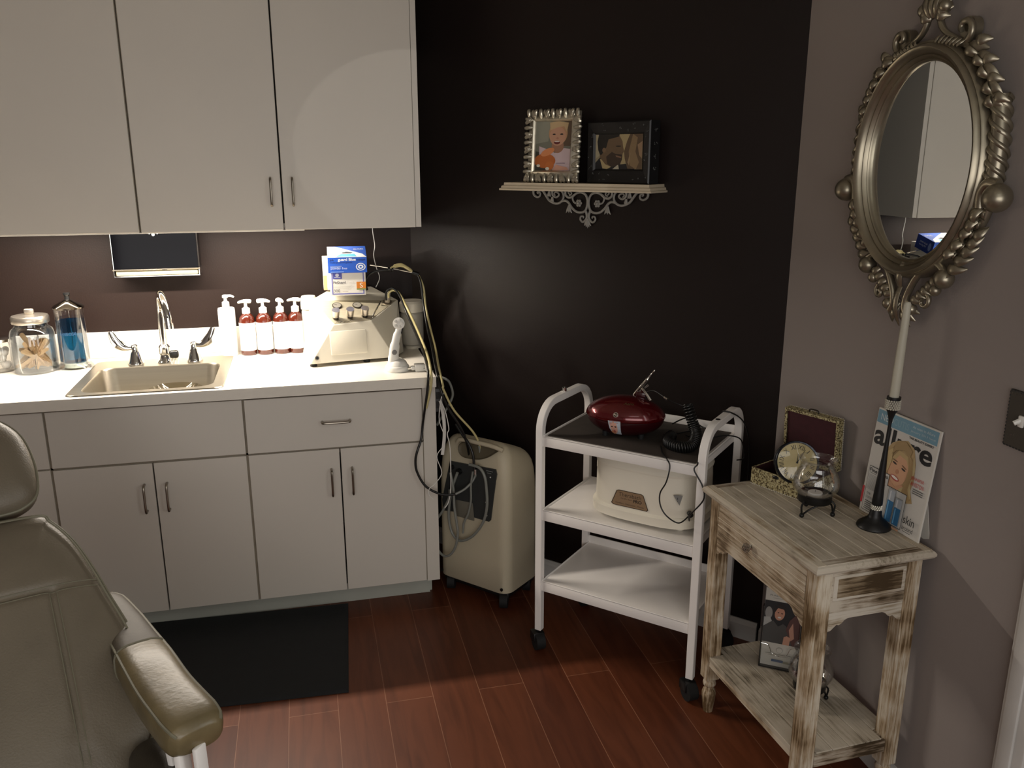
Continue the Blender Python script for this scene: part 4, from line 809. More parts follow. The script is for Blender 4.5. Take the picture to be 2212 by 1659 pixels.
for sg in (1, -1):
    (fx, fz), = zc_([(1070, 1276)])
    for k in range(6): a = k*PI/3; br.ball((sg*(fx+0.0085*math.cos(a)), -0.008, fz+0.0085*math.sin(a)), 0.0058, 6, (1, .7, 1))
    br.ball((sg*fx, -0.011, fz), 0.006, 6)
    for (bx, bz), l_ in zip(zc_([(950, 1335), (740, 1240), (700, 1165)]), (0.026, 0.013, 0.016)):
        for an in (-0.5, 0, 0.5): br.sweep([(sg*bx, -0.007, bz+0.008), (sg*(bx+math.sin(an)*l_*0.5), -0.009, bz-l_*0.4), (sg*(bx+math.sin(an)*l_), -0.007, bz-l_*0.75)], [0.004, 0.0045, 0.0008], flat=.6, up=(0, 1, 0), n=6)
(fx, fz), = zc_([(1182, 1500)])
for an in (-0.7, -0.3, 0.0, 0.3, 0.7): br.sweep([(0, -0.008, fz+0.01), (math.sin(an)*0.012, -0.01, fz-0.008), (math.sin(an)*0.022, -0.007, fz-0.024+abs(an)*0.012)], [0.004, 0.005, 0.0008], flat=.7, up=(0, 1, 0), n=6)
br.rbox((-0.235, -0.012, -0.0305), (0.235, -0.002, -0.0265), 0.001, 1); br.build('scroll_bracket', M_iron, t, smooth=50)

# ------------------------------------------------------------ picture frames
M_silver = pm('antique_silver', (196, 190, 174), 0.36, 0.9, var=0.15, scale=60)
t = thing('picture_frame', 'ornate silver photo frame standing at the left of the wall shelf', 'picture frame'); 
t.matrix_world = T3(diag(0.744, 0.085, 1.5956)) @ RZ(A) @ RX(-0.07)
W_, H_ = 0.232, 0.252; ix, iz0, iz1 = 0.074, 0.042, 0.21
mb = MB(); lo = []
for (hx, z0, z1, y) in ((W_/2-0.012, 0.008, H_-0.008, 0.012), (W_/2-0.012, 0.008, H_-0.008, 0.003), (ix+0.014, iz0-0.012, iz1+0.012, -0.006), (ix+0.006, iz0-0.006, iz1+0.006, -0.010), (ix, iz0, iz1, -0.004), (ix, iz0, iz1, 0.006)):
    lo.append([(-hx, y, z0), (hx, y, z0), (hx, y, z1), (-hx, y, z1)])
mb.loft(lo, (False, False), M_silver)
for k in range(34):  # foliate scrolls marching round the rim
    per = [(-W_/2+0.014, 0.014), (W_/2-0.014, 0.014), (W_/2-0.014, H_-0.014), (-W_/2+0.014, H_-0.014)]
    L1, L2 = W_-0.028, H_-0.028; s = k/34*2*(L1+L2)
    if s < L1: x, z, a = per[0][0]+s, per[0][1], -PI/2
    elif s < L1+L2: x, z, a = per[1][0], per[1][1]+s-L1, 0
    elif s < 2*L1+L2: x, z, a = per[2][0]-(s-L1-L2), per[2][1], PI/2
    else: x, z, a = per[3][0], per[3][1]-(s-2*L1-L2), PI
    if k % 2 == 0:
        sp = []; sg_ = 1 if (k//2) % 2 else -1
        for i in range(16): q_ = i/15; aa = a+PI+sg_*2*PI*1.05*q_; rr = 0.0115*(1-0.8*q_); sp.append((x-math.cos(a)*0.004+rr*math.cos(aa), -0.010-0.004*q_, z-math.sin(a)*0.004+rr*math.sin(aa)))
        mb.sweep(sp, [0.0036-0.0012*i/15 for i in range(16)], flat=0.9, up=(0, 1, 0), n=6, mat=M_silver)
    for da, l_ in ((0.9, 0.020), (-0.5, 0.016)) if k % 2 == 0 else ((0.2, 0.017),):
        c_, s_ = math.cos(a+da), math.sin(a+da); nx_, nz_ = math.cos(a), math.sin(a); cr = 0.006
        pts = [(x-nx_*0.018, -0.006, z-nz_*0.018), (x-nx_*0.006+c_*0.004, -0.011, z-nz_*0.006+s_*0.004), (x+c_*l_*0.6, -0.01, z+s_*l_*0.6), (x+c_*l_*0.7+nx_*0.002, -0.004, z+s_*l_*0.7+nz_*0.002)]
        S_ = smoothpath(pts, 3); n_ = len(S_); mb.sweep(S_, [0.0026+0.0044*math.sin(PI*(i+0.6)/n_) for i in range(n_)], flat=0.8, up=(0, 1, 0), n=6, mat=M_silver)
mb.build('frame', None, t, smooth=50)
MB().box((-ix-0.004, 0.004, iz0-0.004), (ix+0.004, 0.012, iz1+0.004), M_black).build('backing', None, t, smooth=0)
MB().prism([(0.01, 0.004), (0.062, 0.0), (0.012, 0.15)], -0.02, 0.02, 'x', M_black).build('easel_leg', None, t, smooth=0)
p = Print(2*ix, iz1-iz0)
p.rect(0, 0, 1, 1, (112, 112, 100)); p.poly([(0, .55), (.35, .6), (.4, 1), (0, 1)], (136, 136, 122)); p.rect(.78, .5, 1, 1, (92, 74, 58)); p.poly([(0, 0), (.4, 0), (.3, .35), (0, .4)], (60, 58, 50))
p.poly([(.1, .5), (.4, .42), (.55, .36), (.8, .46), (.98, .44), (1, .0), (.6, 0), (.12, .1)], (196, 176, 180)); p.oval(.62, .5, .17, .14, (150, 110, 88)); p.oval(.62, .76, .26, .235, (176, 136, 102)); p.oval(.61, .70, .225, .19, (186, 142, 116))
p.poly([(.4, .82), (.38, .98), (.62, 1), (.9, .97), (.86, .78), (.78, .9), (.6, .88)], (186, 160, 122)); p.oval(.51, .74, .045, .016, (40, 30, 28)); p.oval(.72, .74, .045, .016, (40, 30, 28)); p.oval(.61, .66, .035, .022, (170, 120, 98)); p.oval(.6, .575, .085, .038, (92, 28, 30)); p.oval(.6, .595, .07, .012, (220, 210, 200))
p.oval(.28, .2, .3, .15, (176, 96, 42)); p.oval(.35, .38, .2, .07, (206, 132, 84), rot=20); p.oval(.42, .1, .12, .09, (186, 104, 48)); p.oval(.1, .1, .05, .03, (214, 206, 190)); p.oval(.36, .04, .055, .03, (220, 214, 200)); p.poly([(.5, .0), (.96, .02), (.9, .07), (.6, .12)], (196, 146, 124)); p.rect(.6, .14, .85, .16, (150, 130, 140))
p.build('baby_photo', t, T3((-ix, 0.0035, iz0)))
t = thing('picture_frame', 'deep black frame with a photo of a couple at the right of the wall shelf', 'picture frame')
t.matrix_world = T3(diag(1.0, 0.07, 1.5956)) @ RZ(A-0.16)
M_blk = pm('black_floral_frame', (20, 19, 20), 0.35, var=0.3, scale=40)
W_, H_ = 0.262, 0.205; fw_, fh0, fh1 = 0.098, 0.048, 0.162
mb = MB(); lo = []
for (hx, z0, z1, y) in ((W_/2, 0, H_, 0.05), (W_/2, 0, H_, -0.002), (W_/2-0.004, 0.004, H_-0.004, -0.006), (fw_+0.008, fh0-0.006, fh1+0.006, -0.003), (fw_, fh0, fh1, 0.002)):
    lo.append([(-hx, y, z0), (hx, y, z0), (hx, y, z1), (-hx, y, z1)])
mb.loft(lo, (True, False), M_blk); mb.build('frame', None, t, smooth=0)
mb = MB()
random.seed(3)
for k in range(26):
    s = random.random(); side = k % 4
    x, z = ((random.uniform(-.12, .12), random.uniform(.17, .2)), (random.uniform(-.12, .12), random.uniform(.008, .04)), (random.uniform(-.125, -.108), random.uniform(.02, .18)), (random.uniform(.108, .125), random.uniform(.02, .18)))[side]
    for q in range(3): mb.ball((x+random.uniform(-.004, .004), -0.0052, z+random.uniform(-.004, .004)), random.uniform(.001, .0022), 4, (1, .5, 1))
for z in (0.05, 0.09, 0.13, 0.17):
    for q in range(5): mb.ball((W_/2+0.0003, 0.01+0.008*q*random.random()+.01, z+random.uniform(-.008, .008)), random.uniform(.0015, .003), 4, (.4, 1, 1))
mb.build('floral_relief', pm('grey_relief', (92, 94, 92), 0.5), t)
p = Print(2*fw_, fh1-fh0)
p.rect(0, 0, 1, 1, (150, 140, 112)); p.poly([(0, 1), (.06, 1), (.1, .4), (0, .3)], (170, 160, 132)); p.poly([(.52, 1), (.78, 1), (.66, .2), (.56, .1)], (168, 152, 112)); p.poly([(0, 0), (.85, 0), (.7, .16), (.4, .12), (.1, .34), (0, .18)], (26, 26, 30)); p.poly([(.1, .3), (.16, .02), (.26, 0), (.42, .12)], (176, 158, 116)); p.poly([(.38, 0), (.5, .14), (.52, 0)], (176, 170, 150))
p.poly([(.1, .34), (.08, .7), (.07, .95), (.16, 1), (.5, 1), (.58, .8), (.6, .62), (.62, .52), (.59, .44), (.58, .3), (.54, .14), (.36, .06), (.22, .14)], (104, 84, 62)); p.poly([(.06, .55), (.04, .8), (.07, 1), (.52, 1), (.5, .93), (.28, .86), (.24, .64), (.2, .55), (.14, .42), (.1, .42)], (28, 24, 20))
p.poly([(.24, .36), (.36, .5), (.44, .44), (.58, .42), (.58, .28), (.54, .14), (.36, .06), (.26, .16)], (58, 44, 34)); p.oval(.5, .66, .06, .018, (30, 24, 20)); p.oval(.19, .55, .04, .07, (120, 96, 72)); p.poly([(.44, .4), (.57, .36), (.56, .32), (.46, .35)], (130, 100, 80))
p.poly([(.74, 1), (1, 1), (1, 0), (.7, .02), (.64, .3), (.62, .5), (.68, .8)], (92, 74, 54)); p.poly([(.8, 1), (.9, .9), (.86, .5), (.94, .2), (.88, 0), (.76, .1), (.72, .5)], (132, 110, 80)); p.poly([(.9, .7), (1, .8), (1, .3), (.94, .4)], (150, 124, 96)); p.poly([(.7, .2), (.76, .5), (.74, .1)], (150, 128, 98))
p.build('couple_photo', t, T3((-fw_, 0.0015, fh0)))
MB().prism([(0.05, 0.004), (0.064, 0.0), (0.052, 0.12)], -0.03, 0.03, 'x', M_black).build('easel_leg', None, t, smooth=0)
# ------------------------------------------------------------ whitewashed side table
HX, HY, HB = 0.6641, -1.4486, -1.5273; HL, HW, HH = 0.5528, 0.3436, 0.746
M_wx = whitewash('whitewash_grain_x', 0, (204, 193, 174), (146, 122, 92), 0.42)
M_wtop = whitewash('whitewash_tabletop', 0, (194, 184, 168), (152, 140, 120), 0.40)
M_wy = whitewash('whitewash_grain_y', 1, (198, 188, 172), (98, 78, 54), 0.50)
M_wz = whitewash('whitewash_grain_z', 2, (208, 198, 180), (136, 106, 70), 0.52)
M_wend = whitewash('whitewash_end_panel', 1, (170, 156, 134), (104, 82, 56), 0.58)
M_wpale = whitewash('whitewash_pale', 1, (206, 198, 184), (140, 118, 90), 0.40)
M_groove = pm('pale_groove', (226, 218, 200), 0.8)
t = thing('side_table', 'distressed whitewashed wooden side table against the grey wall', 'table', (HX, HY, 0), HB)
mb = MB(); bw = 0.034
def ogee_frame(x0, y0, x1, y1, z0, z1, o=0.0):
    lo = []
    for k, z in ((0.012, z0), (0.004, z0+0.004), (0.0, z0+0.010), (0.0, z0+0.016), (0.004, z1-0.003), (0.009, z1)):
        lo.append([(x0+k, y0+k, z), (x1-k, y0+k, z), (x1-k, y1-k, z), (x0+k, y1-k, z)])
    return lo
mb.loft(ogee_frame(0, 0, HL, HW, HH-0.026, HH-0.0015), (True, True), M_wtop); mb.build('top', None, t, smooth=0)
mb = MB(); n_ = 6; yy0, yy1 = bw, HW-bw
for i in range(n_):
    a = yy0+(yy1-yy0)*i/n_; b = yy0+(yy1-yy0)*(i+1)/n_; mb.rbox((bw, a+0.0014, HH-0.003), (HL-bw, b-0.0014, HH), 0.0006, 1, M_wtop)
mb.box((bw-0.001, yy0-0.001, HH-0.003), (HL-bw+0.001, yy1+0.001, HH-0.0006), M_groove)
for (a, b) in (((0.009, 0.009), (HL-0.009, bw-0.0015)), ((0.009, HW-bw+0.0015), (HL-0.009, HW-0.009))): mb.box((a[0], a[1], HH-0.002), (b[0], b[1], HH-0.0002), M_wx)
for (a, b) in (((0.009, bw), (bw-0.0015, HW-bw)), ((HL-bw+0.0015, bw), (HL-0.009, HW-bw))): mb.box((a[0], a[1], HH-0.002), (b[0], b[1], HH-0.0002), M_wy)
mb.build('top_boards', None, t, smooth=0)
lg = 0.044; ins_ = 0.02
for lx, ly in ((ins_, ins_), (HL-ins_-lg, ins_), (ins_, HW-ins_-lg), (HL-ins_-lg, HW-ins_-lg)):
    mb = MB(); mb.rbox((lx, ly, 0.118), (lx+lg, ly+lg, HH-0.026), 0.0025, 1, M_wz); c = (lx+lg/2, ly+lg/2, 0)
    mb.lathe([(0.0145, 0.0002), (0.0155, 0.006), (0.0205, 0.05), (0.0215, 0.066), (0.019, 0.076), (0.0135, 0.084), (0.013, 0.088), (0.0195, 0.094), (0.0205, 0.1), (0.0185, 0.108), (0.015, 0.112), (0.015, 0.119)], c, 24, M_wz)
    mb.build('leg', None, t, smooth=40)
xa, xb_ = ins_+lg, HL-ins_-lg; ya, yb = ins_+lg, HW-ins_-lg
def skirt(L_, drop=0.022, flat_=0.6):
    # scalloped bracket outline along L_ with rounded corner drops
    pts = [(0, 0), (L_, 0)]; c = 0.058
    half = [(0.0, -0.052), (0.010, -0.050), (0.020, -0.041), (0.026, -0.036), (0.033, -0.038), (0.041, -0.034), (0.048, -0.026), (0.058, -0.022)]
    pts += [(L_-x, z) for x, z in half]; pts += [(x, z) for x, z in half[::-1]]; return pts
# front (faces the trolley side, local -y) drawer and rails
MB().rbox((xa+0.002, ins_+0.001, 0.627), (xb_-0.002, ins_+0.02, 0.688), 0.001, 1, M_wx).build('drawer', None, t, smooth=20)
dr = t.children[-1]
mb = MB(); mb.box((xa+0.002, ins_+0.0002, 0.645), (xb_-0.002, ins_+0.0012, 0.6462), M_groove); mb.box((xa+0.002, ins_+0.0002, 0.668), (xb_-0.002, ins_+0.0012, 0.6692), M_groove); mb.build('board_groove', None, dr, smooth=0)
mb = MB(); kx = (xa+xb_)/2-0.03; mb.lathe([(0.008, 0), (0.008, 0.003), (0.004, 0.005), (0.004, 0.010), (0.001, 0.010)], n=14, M=T3((kx, ins_+0.001, 0.657)) @ RX(PI/2), mat=M_chrome)
for k in range(6): a = k*PI/3; mb.ball((kx+0.0075*math.cos(a), ins_-0.016, 0.657+0.0075*math.sin(a)), 0.006, 5, (1, 1.3, 1), mat=glass('crystal', (.9, .88, .86), .3))
mb.ball((kx, ins_-0.022, 0.657), 0.0068, 5, mat=MATS['crystal']); mb.build('crystal_knob', None, dr, smooth=0)
mb = MB(); mb.rbox((xa, ins_+0.004, 0.689), (xb_, ins_+0.02, HH-0.026), 0.001, 1, M_wx); mb.rbox((xa, ins_+0.001, 0.604), (xb_, ins_+0.02, 0.6255), 0.001, 1, M_wx); mb.build('front_rail', None, t)
mb = MB(); mb.prism([(xa+x, 0.604+z) for x, z in skirt(xb_-xa)], ins_+0.003, ins_+0.016, 'y', M_wx); mb.build('front_bracket', None, t, smooth=0)
for s in (0, 1):
    X = ins_ if s == 0 else HL-ins_; d_ = 1 if s == 0 else -1
    mb = MB(); mb.rbox((min(X+d_*0.002, X+d_*0.016), ya, 0.605), (max(X+d_*0.002, X+d_*0.016), yb, HH-0.026), 0.001, 1, M_wy)
    mb.build('end_rail', None, t)
    mb = MB(); mb.rbox((min(X-d_*0.0015, X+d_*0.006), ya+0.004, 0.638), (max(X-d_*0.0015, X+d_*0.006), yb-0.004, 0.705), 0.002, 1, M_wpale); mb.rbox((min(X-d_*0.002, X+d_*0.004), ya+0.014, 0.646), (max(X-d_*0.002, X+d_*0.004), yb-0.014, 0.698), 0.001, 1, M_wend); mb.build('end_panel', None, t)
    mb = MB(); mb.prism([(ya+x, 0.606+z) for x, z in skirt(yb-ya)], min(X+d_*0.004, X+d_*0.015), max(X+d_*0.004, X+d_*0.015), 'x', M_wpale); mb.build('end_bracket', None, t, smooth=0)
MB().box((xa, HW-ins_-0.014, 0.604), (xb_, HW-ins_-0.002, HH-0.026), M_wx).build('back_rail', None, t, smooth=0)
mb = MB(); zs = 0.205
for i in range(6):
    a = ins_+0.002+(HW-2*ins_-0.004)*i/6; b = ins_+0.002+(HW-2*ins_-0.004)*(i+1)/6
    mb.rbox((ins_+0.005 if 0 < i < 5 else xa, a+0.0009, zs-0.016), (HL-ins_-0.005 if 0 < i < 5 else xb_, b-0.0009, zs), 0.001, 1, M_wtop)
mb.box((ins_+0.02, ins_+0.01, zs-0.014), (HL-ins_-0.02, HW-ins_-0.01, zs-0.003), M_wy); mb.build('lower_shelf', None, t, smooth=0)
for X0, X1 in ((ins_+0.012, ins_+0.024), (HL-ins_-0.012, HL-ins_-0.000)): MB().rbox((X0, ya, 0.166), (X1, yb, zs-0.016 if X0 < 0.2 else zs-0.003), 0.001, 1, M_wy).build('stretcher', None, t)
MB().rbox((xa, ins_+0.004, 0.172), (xb_, ins_+0.016, zs-0.0165), 0.001, 1, M_wx).build('stretcher', None, t)

# ------------------------------------------------------------ trinket box, clock
def damask():
    m = bpy.data.materials.new('gold_damask_paper'); m.use_nodes = True; nt = m.node_tree; N = nt.nodes; L_ = nt.links; b = N['Principled BSDF']
    tc = N.new('ShaderNodeTexCoord'); v = N.new('ShaderNodeTexVoronoi'); v.inputs['Scale'].default_value = 170; v.feature = 'F1'; L_.new(tc.outputs['Object'], v.inputs['Vector'])
    v2 = N.new('ShaderNodeTexVoronoi'); v2.inputs['Scale'].default_value = 85; v2.feature = 'DISTANCE_TO_EDGE'; L_.new(tc.outputs['Object'], v2.inputs['Vector'])
    r = N.new('ShaderNodeValToRGB'); r.color_ramp.interpolation = 'CONSTANT'; r.color_ramp.elements[0].color = lin((92, 78, 48)); r.color_ramp.elements[1].position = 0.42; r.color_ramp.elements[1].color = lin((184, 174, 134)); L_.new(v.outputs['Distance'], r.inputs[0])
    r2 = N.new('ShaderNodeValToRGB'); r2.color_ramp.elements[0].color = (0.45, 0.38, 0.25, 1); r2.color_ramp.elements[1].position = 0.12; r2.color_ramp.elements[1].color = (1, 1, 1, 1); L_.new(v2.outputs['Distance'], r2.inputs[0])
    mx = N.new('ShaderNodeMix'); mx.data_type = 'RGBA'; mx.blend_type = 'MULTIPLY'; mx.inputs[0].default_value = 1; L_.new(r.outputs[0], mx.inputs[6]); L_.new(r2.outputs[0], mx.inputs[7]); L_.new(mx.outputs[2], b.inputs['Base Color']); b.inputs['Roughness'].default_value = 0.7; return m
M_dam = damask(); M_vel = pm('maroon_velvet', (58, 18, 24), 0.85, var=0.15, scale=60); M_lace = pm('lace_trim', (196, 190, 176), 0.8)
BA = -1.17; BLn, BD, BH = 0.18, 0.15, 0.052
t = thing('trinket_box', 'open patterned trinket box with maroon lining at the far end of the table', 'box', (0.809, -1.470, 0.7462), BA)
mb = MB(); th = 0.004
mb.box((0, 0, 0), (BLn, BD, th), M_dam)
for a, b in (((0, 0), (BLn, th)), ((0, BD-th), (BLn, BD)), ((0, th), (th, BD-th)), ((BLn-th, th), (BLn, BD-th))): mb.box((a[0], a[1], th), (b[0], b[1], BH), M_dam)
mb.build('base', None, t, smooth=0)
mb = MB(); mb.box((th, th, th), (BLn-th, BD-th, th+0.001), M_vel)
for a, b in (((th, th), (BLn-th, th+0.0008)), ((th, BD-th-0.0008), (BLn-th, BD-th)), ((th, th), (th+0.0008, BD-th)), ((BLn-th-0.0008, th), (BLn-th, BD-th))): mb.box((a[0], a[1], th), (b[0], b[1], BH-0.001), M_vel)
mb.build('lining', None, t, smooth=0)
mb = MB()
for i in range(30): x = BLn*(i+.5)/30; mb.ball((x, -0.0012, 0.0022), 0.0021, 4, (1.2, .5, 1))
mb.build('lace_edge', M_lace, t)
mb = MB(); mb.ball((0.085, -0.001, 0.044), 0.011, 8, (1, .3, .5)); mb.build('latch', M_black, t)
LM = T3((0, BD, BH+0.001)) @ RX(PI/2+0.06)  # lid local: x along, y up the lid -> z out
lt = 0.026; LH = 0.158
mb = MB(); mb.box((0, 0, -lt), (BLn, LH, -lt+th), M_dam)
for a, b in (((0, 0), (BLn, th)), ((0, LH-th), (BLn, LH)), ((0, th), (th, LH-th)), ((BLn-th, th), (BLn, LH-th))): mb.box((a[0], a[1], -lt+th), (b[0], b[1], 0.0), M_dam)
for a, b in (((0, 0), (BLn, 0.008)), ((0, LH-0.008), (BLn, LH)), ((0, 0.008), (0.008, LH-0.008)), ((BLn-0.008, 0.008), (BLn, LH-0.008))): mb.box((a[0], a[1], -0.001), (b[0], b[1], 0.001), M_dam)
lid = mb.build('lid', None, t, smooth=0, M=LM)
mb = MB(); mb.box((0.008, 0.008, -0.006), (BLn-0.008, LH-0.008, -0.004), M_vel); mb.build('lid_lining', None, lid, smooth=0)
mb = MB()
for i in range(28): mb.ball((BLn+0.001, LH*(i+.5)/28, -lt+0.002), 0.002, 4, (.5, 1.2, 1)); mb.ball((BLn*(i+.5)/28, LH+0.001, -lt+0.002), 0.002, 4, (1.2, .5, 1))
mb.build('lace_edge', M_lace, lid)
mb = MB(); mb.sweep(smoothpath([(0.075, LH, -0.012), (0.076, LH+0.008, -0.012), (0.09, LH+0.010, -0.012), (0.104, LH+0.008, -0.012), (0.105, LH, -0.012)], 4), 0.0022, mat=pm('dark_bronze', (50, 42, 34), 0.4, 0.6)); mb.build('clasp', None, lid)
t = thing('clock', 'round roman-numeral clock with dark rim leaning inside the trinket box', 'clock'); KM = T3((0.889, -1.573, 0.8405)) @ RZ(-0.42) @ RY(0.28) @ RX(-0.40); t.matrix_world = KM
R_ = 0.0625
mb = MB(); mb.lathe([(R_*0.86, -0.02), (R_*0.98, -0.016), (R_, 0.0), (R_, 0.008), (R_*0.96, 0.012), (R_*0.90, 0.011), (R_*0.89, 0.006), (0.001, 0.006)], n=48, M=RX(PI/2), mat=pm('gunmetal', (46, 48, 54), 0.25, 0.8)); mb.build('case', None, t)
mb = MB(); mb.lathe([(R_*0.89, 0.0062), (0.001, 0.0063)], n=48, M=RX(PI/2), mat=pm('aged_dial', (196, 180, 130), 0.5, var=0.08, scale=30)); fc = mb.build('dial', None, t)
mb = MB(); R0 = R_*0.70; Yf = -0.0068
for i, s in enumerate(['XII', 'I', 'II', 'III', 'IIII', 'V', 'VI', 'VII', 'VIII', 'IX', 'X', 'XI']):
    tx, tf = text_polys(s, h=0.013); w_ = max(v[0] for v in tx); a = PI/2-i*PI/6
    k = 0.85; mm = T3((R0*math.cos(a), Yf, R0*math.sin(a))) @ RY(-(a-PI/2))
    mb.add([tuple(mm @ Vector(((x-w_/2)*k, 0, (z-0.0065)))) for x, z in tx], tf, flat((40, 36, 30)))
mb.build('numerals', None, fc, smooth=0)
mb = MB(); mb.sweep([(0, Yf-0.001, 0), (0.012, Yf-0.001, R_*0.66)], [0.0014, 0.0006], n=4); mb.sweep([(0, Yf-0.001, 0), (-0.004, Yf-0.001, R_*0.4)], [0.0014, 0.0006], n=4); mb.cyl((0, Yf, 0), (0, Yf-0.002, 0), 0.003, n=12); mb.build('hands', M_black, t)
mb = MB(); mb.lathe([(R_*0.9, 0.0105), (R_*0.6, 0.0145), (R_*0.3, 0.0162), (0.001, 0.0167)], n=48, M=RX(PI/2), mat=M_glass, caps=(False, True)); mb.build('crystal', None, t)

# ------------------------------------------------------------ hurricane candle holders
M_wire = pm('black_iron', (22, 21, 20), 0.45, 0.4)
t = thing('candle_holder', 'glass hurricane candle holder on black wire feet beside the trinket box, on the table top', 'candle holder', (0.862, -1.713, 0.7462), 0.0, 'hurricane candle holders')
h0 = t; mb = MB(); Rr = 0.0425
mb.lathe([(0.001, 0.038), (Rr, 0.038), (Rr+0.002, 0.041), (Rr+0.002, 0.06), (Rr-0.001, 0.062), (Rr-0.002, 0.045), (0.001, 0.044)], n=36); mb.build('cup', M_wire, t)
for k in range(3):
    a = math.radians(-160+k*120); c, s_ = math.cos(a), math.sin(a); 
    mb = MB(); f_ = (c*0.049, s_*0.049)
    mb.sweep(smoothpath([(c*Rr, s_*Rr, 0.045), (c*(Rr+0.010), s_*(Rr+0.010), 0.034), (f_[0]+c*0.002, f_[1]+s_*0.002, 0.018), (f_[0], f_[1], 0.007)], 4), 0.0027, n=8)
    b = a+0.9; mb.sweep(smoothpath([(math.cos(b)*Rr*0.9, math.sin(b)*Rr*0.9, 0.039), (math.cos(a+0.35)*0.046, math.sin(a+0.35)*0.046, 0.026), (f_[0], f_[1], 0.007)], 4), 0.0025, n=8)
    mb.ball((f_[0], f_[1], 0.0068), 0.0066, 10); mb.build('wire_foot', M_wire, t)
gp = [(0.028, 0.047), (0.044, 0.056), (0.0575, 0.075), (0.0605, 0.09), (0.057, 0.108), (0.049, 0.126), (0.044, 0.138), (0.0445, 0.148), (0.050, 0.158)]
mb = MB(); gi = [(max(0.001, r-0.0018), z) for r, z in gp]; mb.lathe([(0.001, 0.045)]+gp+[(0.0495, 0.1592)]+gi[::-1]+[(0.001, 0.0475)], n=44, mat=M_glass); mb.build('glass_shade', None, t)
mb = MB(); mb.lathe([(0.001, 0.0478), (0.0188, 0.048), (0.0192, 0.062), (0.0175, 0.0635), (0.001, 0.063)], n=28, mat=pm('wax', (206, 204, 200), 0.5)); mb.cyl((0, 0, 0.063), (0.001, 0, 0.069), 0.0007, n=6, mat=M_black); mb.build('tealight', None, t)
dup(h0, 'matching glass hurricane candle holder on the lower shelf of the side table', None, T3((0.866, -1.766, 0.2055)) @ RZ(0.35))

# ------------------------------------------------------------ candlestick and taper
t = thing('candlestick', 'tall black candlestick with jewelled collars in front of the magazine cover', 'candlestick', (0.967, -1.826, 0.7462))
CS = T3((0.967, -1.826, 0.7462)).inverted()
mb = MB(); sh = [(0.001, 0.0), (0.042, 0.0), (0.0435, 0.003), (0.041, 0.009), (0.030, 0.018), (0.019, 0.027), (0.0155, 0.036), (0.0145, 0.046), (0.0115, 0.052), (0.0115, 0.062), (0.0135, 0.066), (0.0125, 0.09), (0.0095, 0.15), (0.0066, 0.2), (0.0046, 0.25), (0.004, 0.285), (0.0055, 0.3), (0.0105, 0.318), (0.0155, 0.326), (0.0155, 0.335), (0.0165, 0.356), (0.0165, 0.359), (0.0125, 0.359), (0.001, 0.352)]
lean = lambda z: (0.0, -0.0006*z*30)
loops = [[(r*math.cos(2*PI*k/28), r*math.sin(2*PI*k/28)-0.055*z, z) for k in range(28)] for r, z in sh]
mb.loft(loops, (True, True), pm('matte_black_paint', (14, 14, 15), 0.45)); mb.build('body', None, t)
def jewels(z, R, rows, n_, r):
    mb = MB()
    for j in range(rows):
        for k in range(n_): a = 2*PI*(k+0.5*(j % 2))/n_; mb.ball((R*math.cos(a), R*math.sin(a)-0.055*z, z+j*r*1.75), r, 4)
    return mb.build('jewelled_collar', pm('rhinestone', (208, 204, 190), 0.15, 0.3), t, smooth=0)
jewels(0.329, 0.0165, 5, 18, 0.0029); jewels(0.0525, 0.0125, 3, 15, 0.0025)
o = MB().sweep([(0, -0.0193, 0.354), (0, -0.022, 0.42), (0, -0.0275, 0.56), (0, -0.028, 0.592), (0, -0.028, 0.598)], [0.0115, 0.0112, 0.0092, 0.0088, 0.006], n=20, up=(0, 1, 0)).build('taper_candle', pm('ivory_wax', (188, 184, 168), 0.45, spec=0.4)); o.location = t.location
tag(o, 'long ivory taper candle standing in the black candlestick', 'candle')

# ------------------------------------------------------------ magazine cover standee
t = thing('magazine_cover_display', 'stand-up magazine cover card with blue banner leaning by the wall', 'display card'); t.matrix_world = T3((1.001, -1.716, 0.7466)) @ RZ(-1.535) @ RX(-0.10)
W_, H_ = 0.226, 0.292
MB().rbox((0, 0, 0), (W_, 0.005, H_), 0.001, 1, pm('foam_board', (206, 202, 194), 0.7)).build('board', None, t, smooth=0)
p = Print(W_, H_); BK_ = (24, 24, 26)
p.rect(.01, .01, .97, .985, (204, 200, 194)); p.rect(.01, .865, .97, .985, (112, 152, 172)); p.text('NEO', .07, .895, h=.06, w=.2, col=(206, 212, 214)); p.text('CUTIS', .285, .895, h=.06, w=.24, col=(138, 170, 184))
p.text('As seen in Allure', .58, .935, w=.34, h=.024, col=(196, 208, 212)); p.text('January 2013 Issue', .56, .893, w=.38, h=.024, col=(186, 200, 206))
p.text('allure', .02, .665, w=.93, h=.19, col=BK_, bold=True); p.text('THE BEAUTY EXPERT', .56, .835, w=.38, h=.02, col=BK_, bold=True)
p.poly([(.42, .78), (.56, .81), (.68, .76), (.74, .64), (.76, .5), (.74, .4), (.80, .3), (.66, .26), (.3, .34), (.2, .5), (.26, .66), (.33, .74)], (176, 150, 108)); p.poly([(.40, .76), (.52, .8), (.62, .77), (.5, .73), (.36, .6), (.3, .5), (.28, .6)], (150, 124, 86)); p.poly([(.22, .5), (.3, .62), (.28, .5), (.32, .36), (.26, .4)], (204, 182, 136)); p.poly([(.7, .7), (.75, .58), (.72, .45), (.76, .33), (.7, .3), (.66, .45)], (206, 186, 140))
